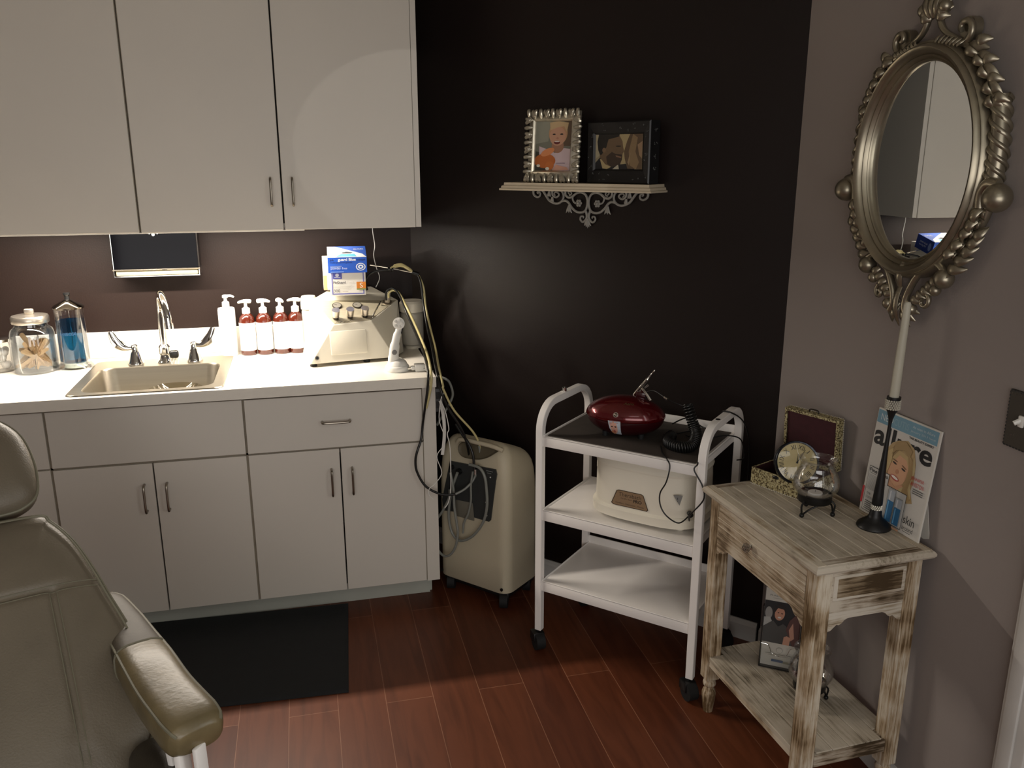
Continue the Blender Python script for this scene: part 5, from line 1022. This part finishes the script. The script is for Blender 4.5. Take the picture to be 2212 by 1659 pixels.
p.oval(.5, .53, .155, .165, (206, 158, 124), rot=-14); p.poly([(.36, .6), (.46, .7), (.62, .68), (.66, .56), (.6, .64), (.48, .66), (.38, .56)], (186, 160, 114)); p.oval(.43, .575, .035, .009, (50, 40, 36), rot=-14); p.oval(.58, .55, .035, .009, (50, 40, 36), rot=-14); p.oval(.43, .6, .045, .006, (120, 88, 62), rot=-10); p.oval(.585, .573, .045, .006, (120, 88, 62), rot=-20)
p.oval(.49, .51, .022, .022, (186, 134, 104)); p.oval(.475, .447, .07, .022, (176, 70, 70), rot=-12); p.oval(.475, .45, .058, .012, (232, 224, 214), rot=-12); p.poly([(.38, .42), (.5, .37), (.62, .42), (.66, .28), (.34, .3)], (196, 148, 116)); p.poly([(.56, .36), (.7, .46), (.74, .3), (.6, .24)], (190, 168, 122))
p.poly([(.30, .66), (.37, .70), (.38, .58), (.34, .46), (.38, .36), (.30, .34), (.24, .44), (.26, .58)], (190, 166, 120)); p.poly([(.62, .70), (.70, .66), (.73, .52), (.70, .40), (.76, .32), (.68, .27), (.62, .36), (.65, .5), (.66, .6)], (170, 142, 100)); p.poly([(.40, .76), (.54, .80), (.66, .74), (.64, .67), (.54, .72), (.42, .69), (.36, .64)], (160, 134, 94)); p.text('JENNIFER', .72, .5, w=.2, h=.036, col=(190, 50, 52)); p.text('ANISTON', .73, .455, w=.2, h=.036, col=(190, 50, 52))
for i in range(3): p.rect(.78, .43-i*.018, .94, .437-i*.018, (90, 90, 92))
p.poly([(.06, .03), (.72, .03), (.72, .355), (.40, .355), (.40, .455), (.06, .455)], (40, 42, 46)); p.poly([(.065, .035), (.715, .035), (.715, .35), (.395, .35), (.395, .45), (.065, .45)], (200, 198, 194))
p.text('Fine Lines', .075, .405, w=.31, h=.036, col=BK_, bold=True); p.rect(.08, .392, .2, .396, (90, 90, 90))
for i in range(13): p.rect(.08, .372-i*.011, .37-(i % 3)*.012, .376-i*.011, (150, 150, 148))
p.rect(.02, .09, .055, .25, (178, 46, 52)); p.text('THE', .1, .19, w=.07, h=.02, col=(110, 110, 112)); p.text("DOCTOR'S PLAN", .1, .155, w=.25, h=.02, col=(120, 120, 122))
for i in range(5): p.rect(.1, .125-i*.018, .3-(i % 2)*.06, .131-i*.018, (60, 60, 62))
for bx, w_, bh in ((.46, .1, .29), (.59, .1, .24)):
    p.rect(bx, .05, bx+w_, .05+bh*.66, (52, 108, 152)); p.rect(bx+.012, .06, bx+.03, .04+bh*.66, (110, 170, 214)); p.rect(bx, .05+bh*.66, bx+w_, .05+bh, (172, 178, 186)); p.rect(bx+.02, .05+bh*.68, bx+.04, .04+bh, (214, 216, 220)); p.frame(bx-.012, .04, bx+w_+.012, .06+bh, .0008, (90, 94, 98))
p.text('skin', .76, .115, w=.17, h=.075, col=BK_); p.text('around', .76, .06, w=.17, h=.04, col=BK_); p.rect(.78, .045, .9, .05, (80, 80, 80)); p.rect(.3, .012, .72, .03, (190, 150, 120))
p.build('cover_print', t, Matrix())
MB().prism([(0.13, 0.006), (0.19, 0.006), (0.24, 0.006), (0.2, 0.03)], 0, 0.001, 'z').build('skip')
bpy.data.objects.remove(bpy.data.objects['skip'])
mb = MB(); mb.add([(0.15, 0.006, 0.16), (0.205, 0.006, 0.16), (0.225, 0.036, 0.0), (0.18, 0.036, 0.004), (0.15, 0.007, 0.16), (0.205, 0.007, 0.16), (0.225, 0.0375, 0.0), (0.18, 0.0375, 0.004)], [(0, 1, 2, 3), (4, 7, 6, 5), (0, 4, 5, 1), (1, 5, 6, 2), (2, 6, 7, 3), (3, 7, 4, 0)], MATS['foam_board']); mb.build('easel_back', None, t, smooth=0)

# ------------------------------------------------------------ brochure holder on the lower shelf
t = thing('brochure_holder', 'clear brochure holder with a photo leaflet on the lower table shelf', 'brochure holder'); t.matrix_world = T3((0.822, -1.578, 0.2056)) @ RZ(-0.62) @ RX(-0.10)
W_, H_ = 0.106, 0.245; M_acr = glass('acrylic', (0.92, 0.93, 0.93), 0.14)
mb = MB(); mb.box((-0.001, 0.004, 0), (W_+0.001, 0.006, H_+0.012), M_acr); mb.box((-0.001, -0.018, 0.0), (W_+0.001, 0.006, 0.003), M_black); mb.box((-0.003, -0.018, 0.0), (-0.001, 0.006, 0.19), M_black); mb.box((W_+0.001, -0.018, 0.0), (W_+0.003, 0.006, 0.19), M_black)
mb.add([(0, -0.018, 0), (W_, -0.018, 0), (W_, -0.018, 0.06), (W_*.75, -0.018, 0.055), (W_*.6, -0.018, 0.035), (W_*.4, -0.018, 0.035), (W_*.25, -0.018, 0.055), (0, -0.018, 0.06)], [tuple(range(8))], M_acr); mb.build('pocket', None, t, smooth=0)
mb = MB(); mb.sweep(smoothpath([(0, -0.0185, 0.075), (W_*.2, -0.0185, 0.072), (W_*.3, -0.0185, 0.05), (W_*.5, -0.0185, 0.042), (W_*.7, -0.0185, 0.05), (W_*.8, -0.0185, 0.072), (W_, -0.0185, 0.075)], 5), 0.0009, n=6, mat=M_chrome); mb.build('pocket_lip', None, t)
MB().box((0.001, -0.004, 0.003), (W_-0.001, 0.003, H_), M_paper).build('leaflet_stack', None, t, smooth=0)
p = Print(W_-0.002, H_-0.003); p.rect(0, 0, 1, 1, (206, 202, 192)); p.rect(0, .30, 1, .84, (34, 32, 34)); p.text('PLASTIC SURGERY', .12, .9, w=.8, h=.022, col=(110, 106, 98)); p.rect(.2, .875, .8, .88, (160, 156, 148))
p.oval(.12, .68, .1, .08, (150, 146, 142)); p.poly([(0, .62), (.16, .63), (.3, .52), (.2, .45), (0, .5)], (176, 174, 170)); p.poly([(0, .3), (0, .5), (.22, .58), (.4, .6), (.62, .54), (.76, .44), (.8, .3)], (76, 74, 72)); p.poly([(.28, .58), (.4, .52), (.52, .56), (.5, .62), (.3, .64)], (30, 30, 32))
p.oval(.42, .685, .135, .085, (196, 142, 118), rot=-10); p.poly([(.24, .7), (.26, .78), (.42, .82), (.58, .79), (.6, .71), (.52, .75), (.36, .76), (.29, .7)], (34, 26, 24)); p.oval(.38, .70, .025, .006, (40, 30, 28)); p.oval(.48, .695, .025, .006, (40, 30, 28)); p.oval(.42, .64, .05, .01, (222, 212, 204)); p.poly([(.82, .3), (.62, .5), (.7, .62), (.88, .72), (1, .7), (1, .3)], (92, 60, 56)); p.poly([(.7, .5), (.8, .6), (.86, .4), (.76, .36)], (188, 140, 120)); p.poly([(.56, .3), (.58, .4), (.66, .42), (.76, .4), (.74, .3)], (200, 150, 126))
p.oval(.5, .215, .09, .036, (150, 148, 140)); p.oval(.5, .215, .082, .032, (206, 202, 192)); p.rect(.12, .16, .88, .165, (140, 138, 130)); p.rect(.2, .14, .8, .144, (170, 168, 160)); p.rect(.3, .06, .62, .09, (76, 96, 130)); p.rect(.62, .055, .98, .08, (150, 148, 128)); p.build('leaflet_print', t, T3((0.001, -0.0042, 0.003)))
MB().prism([(0.006, 0.0), (0.05, 0.0), (0.006, 0.13)], W_*0.3, W_*0.7, 'x', M_black).build('easel_leg', None, t, smooth=0)

# ------------------------------------------------------------ oval mirror in a silver baroque frame
M_pewter = pm('pewter_silver', (158, 150, 132), 0.33, 0.85, var=0.1, scale=18)
t = thing('wall_mirror', 'oval mirror in an ornate pewter-silver baroque frame on the grey wall', 'mirror', (1.0472, -1.768, 1.668), B)
def ell(a, rx, rz): return (rx*math.cos(a), rz*math.sin(a))
grx, grz = 0.183, 0.231
prof = [(0, -0.024), (0.003, -0.028), (0.006, -0.025), (0.009, -0.030), (0.013, -0.034), (0.016, -0.031), (0.018, -0.036), (0.024, -0.044), (0.031, -0.046), (0.036, -0.042), (0.038, -0.036), (0.040, -0.037), (0.044, -0.034), (0.047, -0.024), (0.048, -0.012), (0.048, -0.002)]
mb = MB(); lo = []
for d_, y in [(0, -0.022)]+[(q[0], q[1]*1.3 if q[1] < -0.013 else q[1]) for q in prof]: lo.append([(ell(2*PI*k/72, grx+d_, grz+d_)[0], y, ell(2*PI*k/72, grx+d_, grz+d_)[1]) for k in range(72)])
mb.loft(lo, (False, False), M_pewter); mb.build('oval_moulding', None, t, smooth=60)
mir = bpy.data.materials.new('silvered_mirror'); mir.use_nodes = True; b_ = mir.node_tree.nodes['Principled BSDF']; b_.inputs['Metallic'].default_value = 1; b_.inputs['Roughness'].default_value = 0.0; b_.inputs['Base Color'].default_value = (0.86, 0.88, 0.87, 1)
MB().add([(ell(2*PI*k/72, grx+0.004, grz+0.004)[0], -0.024, ell(2*PI*k/72, grx+0.004, grz+0.004)[1]) for k in range(72)], [tuple(range(72))], mir).build('mirror_glass', None, t, smooth=0)
MB().loft([[(ell(2*PI*k/48, 0.2, 0.26)[0], y, ell(2*PI*k/48, 0.2, 0.26)[1]) for k in range(48)] for y in (-0.020, -0.002)], (True, True), M_black).build('backing', None, t, smooth=0)
def lf(mb, x, z, a, L_, w, lift=0.014, curl=0.5, y0=-0.018, n=7):
    pts = []; rad = []; c, s_ = math.cos(a), math.sin(a); px2, pz2 = -s_, c
    for i in range(n):
        u = i/(n-1); bend = curl*L_*u*u*0.5
        pts.append((x+c*L_*u+px2*bend, y0-lift*math.sin(PI*min(1, u*0.8+0.15)), z+s_*L_*u+pz2*bend)); rad.append(w*(0.5+0.5*math.sin(PI*min(1, u*0.8+0.12)))*math.sqrt(1-0.93*u**4))
    mb.sweep(pts, rad, flat=0.45, up=(0, 1, 0), n=8)
def scroll(mb, cx, cz, R, turns, a0, r0, r1, y=-0.03, sg=1, n=26, drop=0.0):
    pts = []; rad = []
    for i in range(n):
        u = i/(n-1); a = a0+sg*2*PI*turns*u; r = R*(1-u*0.86); pts.append((cx+r*math.cos(a), y-0.006*u-drop*(1-u), cz+r*math.sin(a))); rad.append(r0+(r1-r0)*u)
    mb.sweep(pts, rad, flat=1.0, up=(0, 1, 0), n=8); return pts[0]
def acanthus(mb, path, size, side, n=8, y0=-0.02):
    # overlapping curled leaves sprouting along a curved spine
    S_ = smoothpath([(x, y0, z) for x, z in path], 6); m_ = len(S_)
    mb.sweep(S_, [size*(0.30-0.14*i/m_) for i in range(m_)], flat=1.0, up=(0, 1, 0), n=8)
    for k in range(n):
        i = int((k+0.6)/n*(m_-2)); p = S_[i]; d = (S_[i+1]-S_[i]); a = math.atan2(d.z, d.x); u = k/n
        lf(mb, p.x, p.z, a+side*0.85, size*(1.35-0.4*u), size*0.36, 0.014, -side*0.7, y0-0.004)
        lf(mb, p.x, p.z, a+side*0.35, size*(1.0-0.3*u), size*0.27, 0.02, -side*0.5, y0-0.008)
        lf(mb, p.x, p.z, a-side*0.6, size*(0.6-0.2*u), size*0.17, 0.012, side*0.5, y0-0.004)
cr = MB(); lw = MB()
for s in (1, -1):
    # crown: S scrolls, volutes and plume leaves
    cr.sweep(smoothpath([(s*x, -0.03, z) for x, z in ((0.15, 0.235), (0.085, 0.268), (0.04, 0.292), (0.022, 0.318), (0.024, 0.34), (0.034, 0.348))], 6), [0.007]*31, flat=1.2, up=(0, 1, 0), n=8)
    scroll(cr, s*0.107, 0.288, 0.032, 0.95, (-2.0 if s > 0 else PI+2.0), 0.0085, 0.006, sg=s, y=-0.03)
    cr.cyl((s*0.107, -0.004, 0.290), (s*0.107, -0.026, 0.290), 0.024, n=20)
    cr.ball((s*0.036, -0.032, 0.345), 0.0155, 10); cr.ball((s*0.020, -0.026, 0.332), 0.011, 8)
    for k, (a, L_) in enumerate(((1.25, 0.06), (0.95, 0.055), (0.6, 0.046), (0.2, 0.036))): lf(cr, s*0.012, 0.325+0.008*(3-k)/3, (a if s > 0 else PI-a), L_*0.9, 0.0125, 0.02, -s*0.5, -0.02)
    for k in range(7): u = k/6; lf(cr, s*(0.03+0.07*u), 0.262-0.012*u, (0.9-0.6*u if s > 0 else PI-0.9+0.6*u), 0.024, 0.0045, 0.012, s*0.5, -0.036)
    # leafy shoulders
    acanthus(cr, [(s*0.115, 0.252), (s*0.165, 0.215), (s*0.2, 0.165), (s*0.222, 0.115)], 0.038, s, 5)
    for k in range(4): u = k/3; lf(cr, s*(0.15+0.072*u), 0.25-0.115*u, (0.6-0.5*u if s > 0 else PI-0.6+0.5*u), 0.034, 0.013, 0.018, -s*0.8, -0.02)
    # lower leaves
    acanthus(lw, [(s*0.238, -0.085), (s*0.222, -0.13), (s*0.19, -0.175), (s*0.15, -0.215)], 0.042, -s, 5)
    for k in range(5): u = k/4; lf(lw, s*(0.15+0.07*u), -0.235+0.07*u, (-0.25+0.75*u if s > 0 else PI+0.25-0.75*u), 0.05-0.01*u, 0.0125, 0.018, s*0.6, -0.02)
    lw.ball((s*0.145, -0.034, -0.262), 0.0235, 12); lw.sweep(smoothpath([(s*x, -0.036, z) for x, z in ((0.165, -0.258), (0.11, -0.228), (0.06, -0.262), (0.03, -0.31), (0.022, -0.345), (0.032, -0.365))], 6), [0.008]*31, flat=1.2, up=(0, 1, 0), n=8)
    lw.ball((s*0.118, -0.032, -0.293), 0.014, 10); scroll(lw, s*0.085, -0.325, 0.022, 1.1, (2.2 if s > 0 else PI-2.2), 0.006, 0.005, sg=-s)
    lw.ball((s*0.045, -0.034, -0.35), 0.0145, 10); lw.ball((s*0.062, -0.028, -0.318), 0.011, 8)
    for k in range(5): u = k/4; lf(lw, s*(0.10-0.06*u), -0.265-0.055*u, (-0.9+0.3*u if s > 0 else PI+0.9-0.3*u), 0.034, 0.0095, 0.016, s*0.7, -0.022)
    for k, a in enumerate((-0.75, -1.05, -1.35)): lf(lw, s*0.012, -0.33-0.01*k, (a if s > 0 else PI-a), 0.058-0.004*k, 0.012, 0.016, s*0.5, -0.02)
for k in range(3): lf(cr, (k-1)*0.01, 0.325, PI/2-(k-1)*0.25, 0.062, 0.009, 0.022, 0, -0.024)
lf(lw, 0, -0.30, -PI/2, 0.10, 0.0105, 0.022, 0.05, -0.026); lf(lw, 0, -0.24, -PI/2, 0.07, 0.013, 0.016, 0, -0.03)
cr.build('crest_ornament', M_pewter, t, smooth=60); lw.build('pendant_ornament', M_pewter, t, smooth=60)
for s in (1, -1):
    P_ = smoothpath([(s*0.228, -0.019, 0.14), (s*0.239, -0.02, 0.07), (s*0.242, -0.02, 0.0), (s*0.236, -0.02, -0.055)], 14); m_ = len(P_)
    mb = MB(); mb.sweep(P_, 0.0185, n=16, up=(0, 1, 0))
    for q in range(3):
        pts = []
        for i in range(m_*2):
            p = P_[min(m_-1, i//2)].lerp(P_[min(m_-1, i//2+1)], 0.5*(i % 2)); a = q*2*PI/3+i*0.19*s; pts.append((p.x+0.0185*math.cos(a), p.y+0.0185*math.sin(a), p.z))
        mb.sweep(pts, 0.0056, n=6)
    mb.build('rope_column', M_pewter, t, smooth=60)
    mb = MB(); mb.ball((s*0.272, -0.034, -0.072), 0.031, 16); mb.sweep(smoothpath([(s*0.272, -0.034, -0.045), (s*0.245, -0.036, -0.042), (s*0.228, -0.036, -0.062), (s*0.226, -0.034, -0.095)], 6), [0.012]*19, up=(0, 1, 0), n=10); mb.build('volute_ball', M_pewter, t, smooth=60)

# ------------------------------------------------------------ decorative switch plate at the right edge
t = thing('switch_plate', 'dark decorative light switch plate cut off by the right edge', 'switch plate', (1.0400, -2.127, 1.133), B)
MB().rbox((0, -0.008, -0.063), (0.085, -0.0005, 0.063), 0.001, 1, pm('dark_olive_plate', (58, 52, 44), 0.55, var=0.1)).build('plate', None, t)
mb = MB(); 
for i in range(16): mb.rbox((-0.0006, -0.0088, -0.061+i*0.0077), (0.003, -0.0072, -0.0565+i*0.0077), 0.0008, 1, M_black)
for i in range(10): mb.rbox((0.002+i*0.0085, -0.0088, 0.059), (0.0075+i*0.0085, -0.0072, 0.0635), 0.0008, 1, M_black); mb.rbox((0.002+i*0.0085, -0.0088, -0.0635), (0.0075+i*0.0085, -0.0072, -0.060), 0.0008, 1, M_black); mb.ball((0.0075+i*0.0085, -0.0088, 0.055), 0.0012, 4, mat=M_chrome)
mb.ball((0.02, -0.0085, -0.036), 0.0013, 4, mat=M_chrome); mb.ball((0.027, -0.0085, -0.034), 0.001, 4, mat=M_chrome); mb.build('studded_border', None, t)
mb = MB(); mb.rbox((0.036, -0.014, -0.012), (0.05, -0.007, 0.014), 0.003, 2, M=T3((0, 0, 0)), mat=M_white); mb.sweep([(0.042, -0.010, 0.004), (0.036, -0.022, -0.004)], 0.0055, mat=M_white, n=8); mb.build('toggle', None, t)
# ------------------------------------------------------------ floor mat

mb = MB(); c = [(-0.355, -0.552), (-0.385, -1.128), (-1.45, -1.075), (-1.43, -0.505)]; lo = []
for k, z in ((0.0, 0.0006), (0.0, 0.004), (0.012, 0.009)):
    cx, cy = sum(p[0] for p in c)/4, sum(p[1] for p in c)/4
    lo.append([(x+(cx-x)*k*2, y+(cy-y)*k*3, z) for x, y in c])
mb.loft(lo, (True, True), pm('black_foam_mat', (27, 29, 31), 0.8, var=0.1, scale=20, bump=0.3, bscale=400)); o = mb.build('floor_mat', None, None, smooth=0); tag(o, 'black anti-fatigue floor mat in front of the base cabinets', 'mat')

# ------------------------------------------------------------ treatment chair
M_lth = leather_mat()
M_seam = pm('seam_piping', (120, 116, 98), 0.5, var=0.05)
S0 = Vector((-1.05315763, -1.62782787, 0.70332519)); AW = Vector((0.9397, 0.342, 0)); AU = Vector((-0.24800136, 0.68137814, 0.68863572)); AN = Vector((0.23552729, -0.6471059, 0.72510747))
CB = Matrix(((AW.x, -AN.x, AU.x, S0.x), (AW.y, -AN.y, AU.y, S0.y), (AW.z, -AN.z, AU.z, S0.z), (0, 0, 0, 1)))   # local x across, z up the back, -y out of it
t = thing('treatment_chair', 'olive grey leather reclining treatment chair at the lower left', 'chair'); t.location = (-1.0, -1.7, 0); bpy.context.view_layer.update()
TI = t.matrix_basis.inverted()
def cshape(outline, ctr, thick, back, seams=(), rings=22, edge=0.5):
    # puffy pad from a closed outline in local (x, z)
    n = len(outline); front = []; 
    def h(x, z, u):
        y = -thick*(1-u**3.2)**edge
        for kind, v, lim in seams:
            dd = abs(x-v) if kind == 'x' else abs(z-v)
            if (kind == 'x' and z < lim) or (kind == 'z'): y += 0.010*math.exp(-(dd/0.009)**2)*(1-u**3)
        return y
    lo = []
    for j in range(rings+1):
        u = max(0.002, j/rings); lo.append([(ctr[0]+(x-ctr[0])*u, h(ctr[0]+(x-ctr[0])*u, ctr[1]+(z-ctr[1])*u, u), ctr[1]+(z-ctr[1])*u) for x, z in outline])
    lo.append([(ctr[0]+(x-ctr[0])*1.004, back*0.5, ctr[1]+(z-ctr[1])*1.004) for x, z in outline]); lo.append([(ctr[0]+(x-ctr[0])*0.96, back, ctr[1]+(z-ctr[1])*0.96) for x, z in outline])
    return lo, h
R_ = [(0.0, 0.208), (0.03, 0.186), (0.068, 0.125), (0.098, 0.04), (0.118, -0.035), (0.142, -0.12), (0.160, -0.21), (0.166, -0.30), (0.148, -0.38), (0.11, -0.43), (0.04, -0.47)]
cxm = -0.09
full = R_+[(cxm-(x-cxm), z) for x, z in R_[::-1]]; out_ = [(p.x, p.z) for p in smoothpath([(x, 0, z) for x, z in full], 5, True)]
ctr = (cxm, -0.12)
lo, hf = cshape(out_, ctr, 0.06, 0.05, (('z', 0.0, 0), ('x', 0.004, 0.0), ('x', -0.184, 0.0)), rings=40)
mb = MB(); mb.loft(lo, (True, True), M_lth, M=CB); bk = mb.build('backrest', None, t, smooth=70, M=TI)
def rim(outl, ctr, k, y, r, nm, par, M_=CB):
    mb = MB(); mb.sweep([(ctr[0]+(x-ctr[0])*k, y, ctr[1]+(z-ctr[1])*k) for x, z in outl], r, n=8, closed=True, mat=M_seam, M=M_); return mb.build(nm, None, par)
p_ = rim(out_, ctr, 1.0, -0.004, 0.0045, 'piping', t); p_.parent = bk; p_.matrix_parent_inverse = Matrix(); p_.matrix_local = Matrix()
rim(out_, ctr, 0.965, -0.028, 0.0025, 'stitching', bk)
def surf_line(pts, r, nm):
    mb = MB()
    for line in pts:
        q = []
        for x, z in line:
            # ray from centre to outline to find u
            best = 1e9; u = 0
            a = math.atan2(z-ctr[1], x-ctr[0])
            for ox, oz in out_:
                da = abs((math.atan2(oz-ctr[1], ox-ctr[0])-a+PI) % (2*PI)-PI)
                if da < best: best = da; u = math.hypot(x-ctr[0], z-ctr[1])/math.hypot(ox-ctr[0], oz-ctr[1])
            q.append((x, hf(x, z, min(1, u))-r*0.2, z))
        mb.sweep(smoothpath(q, 3), r, n=6, mat=M_seam, M=CB)
    return mb.build(nm, None, bk)
surf_line([[(cxm-0.2+0.4*i/30, 0.007) for i in range(31)], [(cxm-0.2+0.4*i/30, -0.008) for i in range(31)], [(0.011, -0.01-0.4*i/24) for i in range(25)], [(-0.004, -0.01-0.4*i/24) for i in range(25)], [(-0.184, -0.01-0.4*i/24) for i in range(25)]], 0.0013, 'seam_stitching')
# headrest
hr = [(0.0, 0.484), (-0.012, 0.470), (0.005, 0.43), (0.018, 0.36), (0.0185, 0.30), (0.008, 0.26), (-0.02, 0.236), (-0.06, 0.228)]
hr = [(-0.05, 0.488), (-0.022, 0.472), (0.004, 0.432), (0.018, 0.37), (0.020, 0.31), (0.010, 0.262), (-0.018, 0.238), (-0.055, 0.229)]
fullh = hr+[(cxm-(x-cxm), z) for x, z in hr[::-1]]; outh = [(p.x, p.z) for p in smoothpath([(x, 0, z) for x, z in fullh], 5, True)]
lo, _h = cshape(outh, (cxm, 0.36), 0.045, 0.045, (), rings=20, edge=0.6)
HM = CB @ T3((0, -0.004, 0)); mb = MB(); mb.loft(lo, (True, True), M_lth, M=HM); hd = mb.build('headrest', None, t, smooth=70, M=TI)
p2 = rim(outh, (cxm, 0.36), 1.0, 0.0, 0.004, 'piping', hd, HM)
MB().box((cxm-0.04, 0.045, 0.12), (cxm+0.04, 0.052, 0.4), M_nickel, M=CB).build('headrest_bar', None, t, smooth=0, M=TI)
for o in (bpy.data.objects[n] for n in [q.name for q in bk.children]+[q.name for q in hd.children]): o.matrix_parent_inverse = Matrix(); o.matrix_local = Matrix()
# armrests: a padded bolster sweeping forward and down from the side of the back
def arm(sg):
    # world-space stations: centre, half-width dir, half width, half height
    st = [((-1.0, -1.49, 0.600), 0.030, 0.03), ((-0.965, -1.53, 0.598), 0.048, 0.04), ((-0.915, -1.62, 0.592), 0.052, 0.043), ((-0.868, -1.72, 0.594), 0.054, 0.043), ((-0.82, -1.835, 0.608), 0.057, 0.043), ((-0.77, -1.945, 0.608), 0.058, 0.042), ((-0.715, -2.045, 0.606), 0.060, 0.042), ((-0.698, -2.072, 0.602), 0.056, 0.040), ((-0.690, -2.086, 0.598), 0.042, 0.028)]
    if sg < 0:
        c0 = S0+AW*cxm; st = [((Vector(p)-AW*(2*((Vector(p)-c0).dot(AW)))).to_tuple(), a, b) for p, a, b in st]
    mb = MB(); lo = []
    P_ = [Vector(p) for p, _, _ in st]
    PP = smoothpath(P_, 4); n_ = len(PP)
    for i, p in enumerate(PP):
        u = i/4; j = min(len(st)-2, int(u)); w_ = u-j; hw = st[j][1]*(1-w_)+st[j+1][1]*w_; hh = st[j][2]*(1-w_)+st[j+1][2]*w_
        tt = (PP[min(n_-1, i+1)]-PP[max(0, i-1)]).normalized(); side = tt.cross(Vector((0, 0, 1))).normalized()*1.0; upv = side.cross(tt).normalized()
        ring = []
        for k in range(24):
            a = 2*PI*k/24; ce, se = math.cos(a), math.sin(a); e = 2/3.2
            ring.append(tuple(p+side*(hw*math.copysign(abs(ce)**e, ce))+upv*(hh*math.copysign(abs(se)**e, se))))
        lo.append(ring)
    mb.loft(lo[:15], (True, False), pm('dull_olive_leather', (78, 70, 58), 0.55, var=0.15, bump=0.5, bscale=40)); mb.loft(lo[14:], (False, True), pm('worn_leather', (116, 103, 74), 0.36, var=0.2, scale=14, bump=0.25, bscale=90, spec=0.6)); a_ = mb.build('armrest', None, t, smooth=70, M=TI)
    mb = MB()
    for kk in (4, 20): pass
    for k in (2.3, 9.7):
        a = 2*PI*k/24
        pts = []
        for i in range(2, n_-2):
            l0 = lo[i][int(k)]; l1 = lo[i][int(k)+1]; w_ = k-int(k); pts.append(Vector(l0).lerp(Vector(l1), w_))
        mb.sweep(pts, 0.0032, n=6, mat=M_seam)
    for i_ in (14,): mb.sweep([Vector(q) for q in lo[i_]], 0.003, n=6, closed=True, mat=M_seam)
    mb.build('arm_piping', None, a_); 
    return a_
arm(1); arm(-1)
for o in [q for q in t.children if q.name.startswith('armrest')]:
    for q in o.children: q.matrix_local = Matrix()
# white metal arm supports
def wbox(nm, p, q, w_, d_, mat=M_wht_metal):
    p = Vector(p); q = Vector(q); z = (q-p); R = z.to_track_quat('Z', 'Y').to_matrix().to_4x4(); M_ = T3(p) @ R @ RZ(0.3)
    mb = MB(); mb.rbox((-w_/2, -d_/2, 0), (w_/2, d_/2, z.length), 0.003, 2, mat, M_); return mb.build(nm, None, t, M=TI)
wbox('arm_support', (-0.742, -2.02, 0.30), (-0.768, -2.00, 0.60), 0.022, 0.012)
wbox('arm_bracket', (-0.722, -2.08, 0.40), (-0.728, -2.075, 0.575), 0.038, 0.014)
wbox('arm_bracket', (-0.69, -2.09, 0.42), (-0.694, -2.085, 0.585), 0.03, 0.01)
for s in (-1,):
    c0 = S0+AW*cxm
    f_ = lambda p: Vector(p)-AW*(2*((Vector(p)-c0).dot(AW)))
    wbox('arm_support', f_((-0.742, -2.02, 0.30)), f_((-0.768, -2.00, 0.60)), 0.022, 0.012)
# seat cushion, rounded, runs toward the viewer from the foot of the back
fwd = Vector((AW.y, -AW.x, 0)); cS = S0+AW*cxm+AU*(-0.42); cS.z = 0
SM = Matrix(((AW.x, -fwd.x, 0, cS.x), (AW.y, -fwd.y, 0, cS.y), (0, 0, 1, 0), (0, 0, 0, 1)))
mb = MB(); lo = []
for k, z in ((0.06, 0.30), (0.015, 0.315), (0.0, 0.34), (0.0, 0.37), (0.015, 0.39), (0.05, 0.405), (0.11, 0.41)):
    lo.append(rrect(0, -0.20, 0.52-2*k, 0.62-2*k, 0.09, z, 6))
mb.loft(lo, (True, True), M_lth, M=SM); mb.build('seat', None, t, smooth=70, M=TI)
for s in (1, -1):
    mb = MB(); lo = []
    for k, y in ((0.2, -0.16), (0.75, -0.13), (1, -0.06), (1, 0.02), (1, 0.1), (0.75, 0.17), (0.2, 0.20)): lo.append([(s*0.215+0.062*k*math.cos(2*PI*i/20), -y-0.16, 0.44+0.06*k*math.sin(2*PI*i/20)) for i in range(20)])
    mb.loft(lo, (True, True), pm('dark_olive_leather', (66, 60, 50), 0.45, bump=0.3, bscale=220), M=SM); mb.build('side_bolster', None, t, smooth=70, M=TI)
mb = MB(); mb.rbox((-0.2, -0.42, 0.24), (0.2, 0.1, 0.30), 0.01, 2, M_wht_metal, SM); mb.build('seat_frame', None, t, M=TI)
mb = MB(); mb.rbox((-0.09, -0.26, 0.05), (0.09, -0.08, 0.24), 0.01, 2, M_wht_metal, SM); mb.build('pedestal', None, t, M=TI)
mb = MB(); mb.rbox((-0.24, -0.42, 0.0), (0.24, 0.12, 0.05), 0.015, 3, M_wht_metal, SM); mb.build('base_plate', None, t, M=TI)
mb = MB(); q1 = S0+AW*cxm+AU*0.1-AN*0.055; q2 = S0+AW*cxm+AU*(-0.45)-AN*0.055
mb.sweep([q1, q2, Vector((cS.x, cS.y, 0.27))], 0.02, n=10, mat=M_wht_metal); mb.build('back_frame', None, t, M=TI)
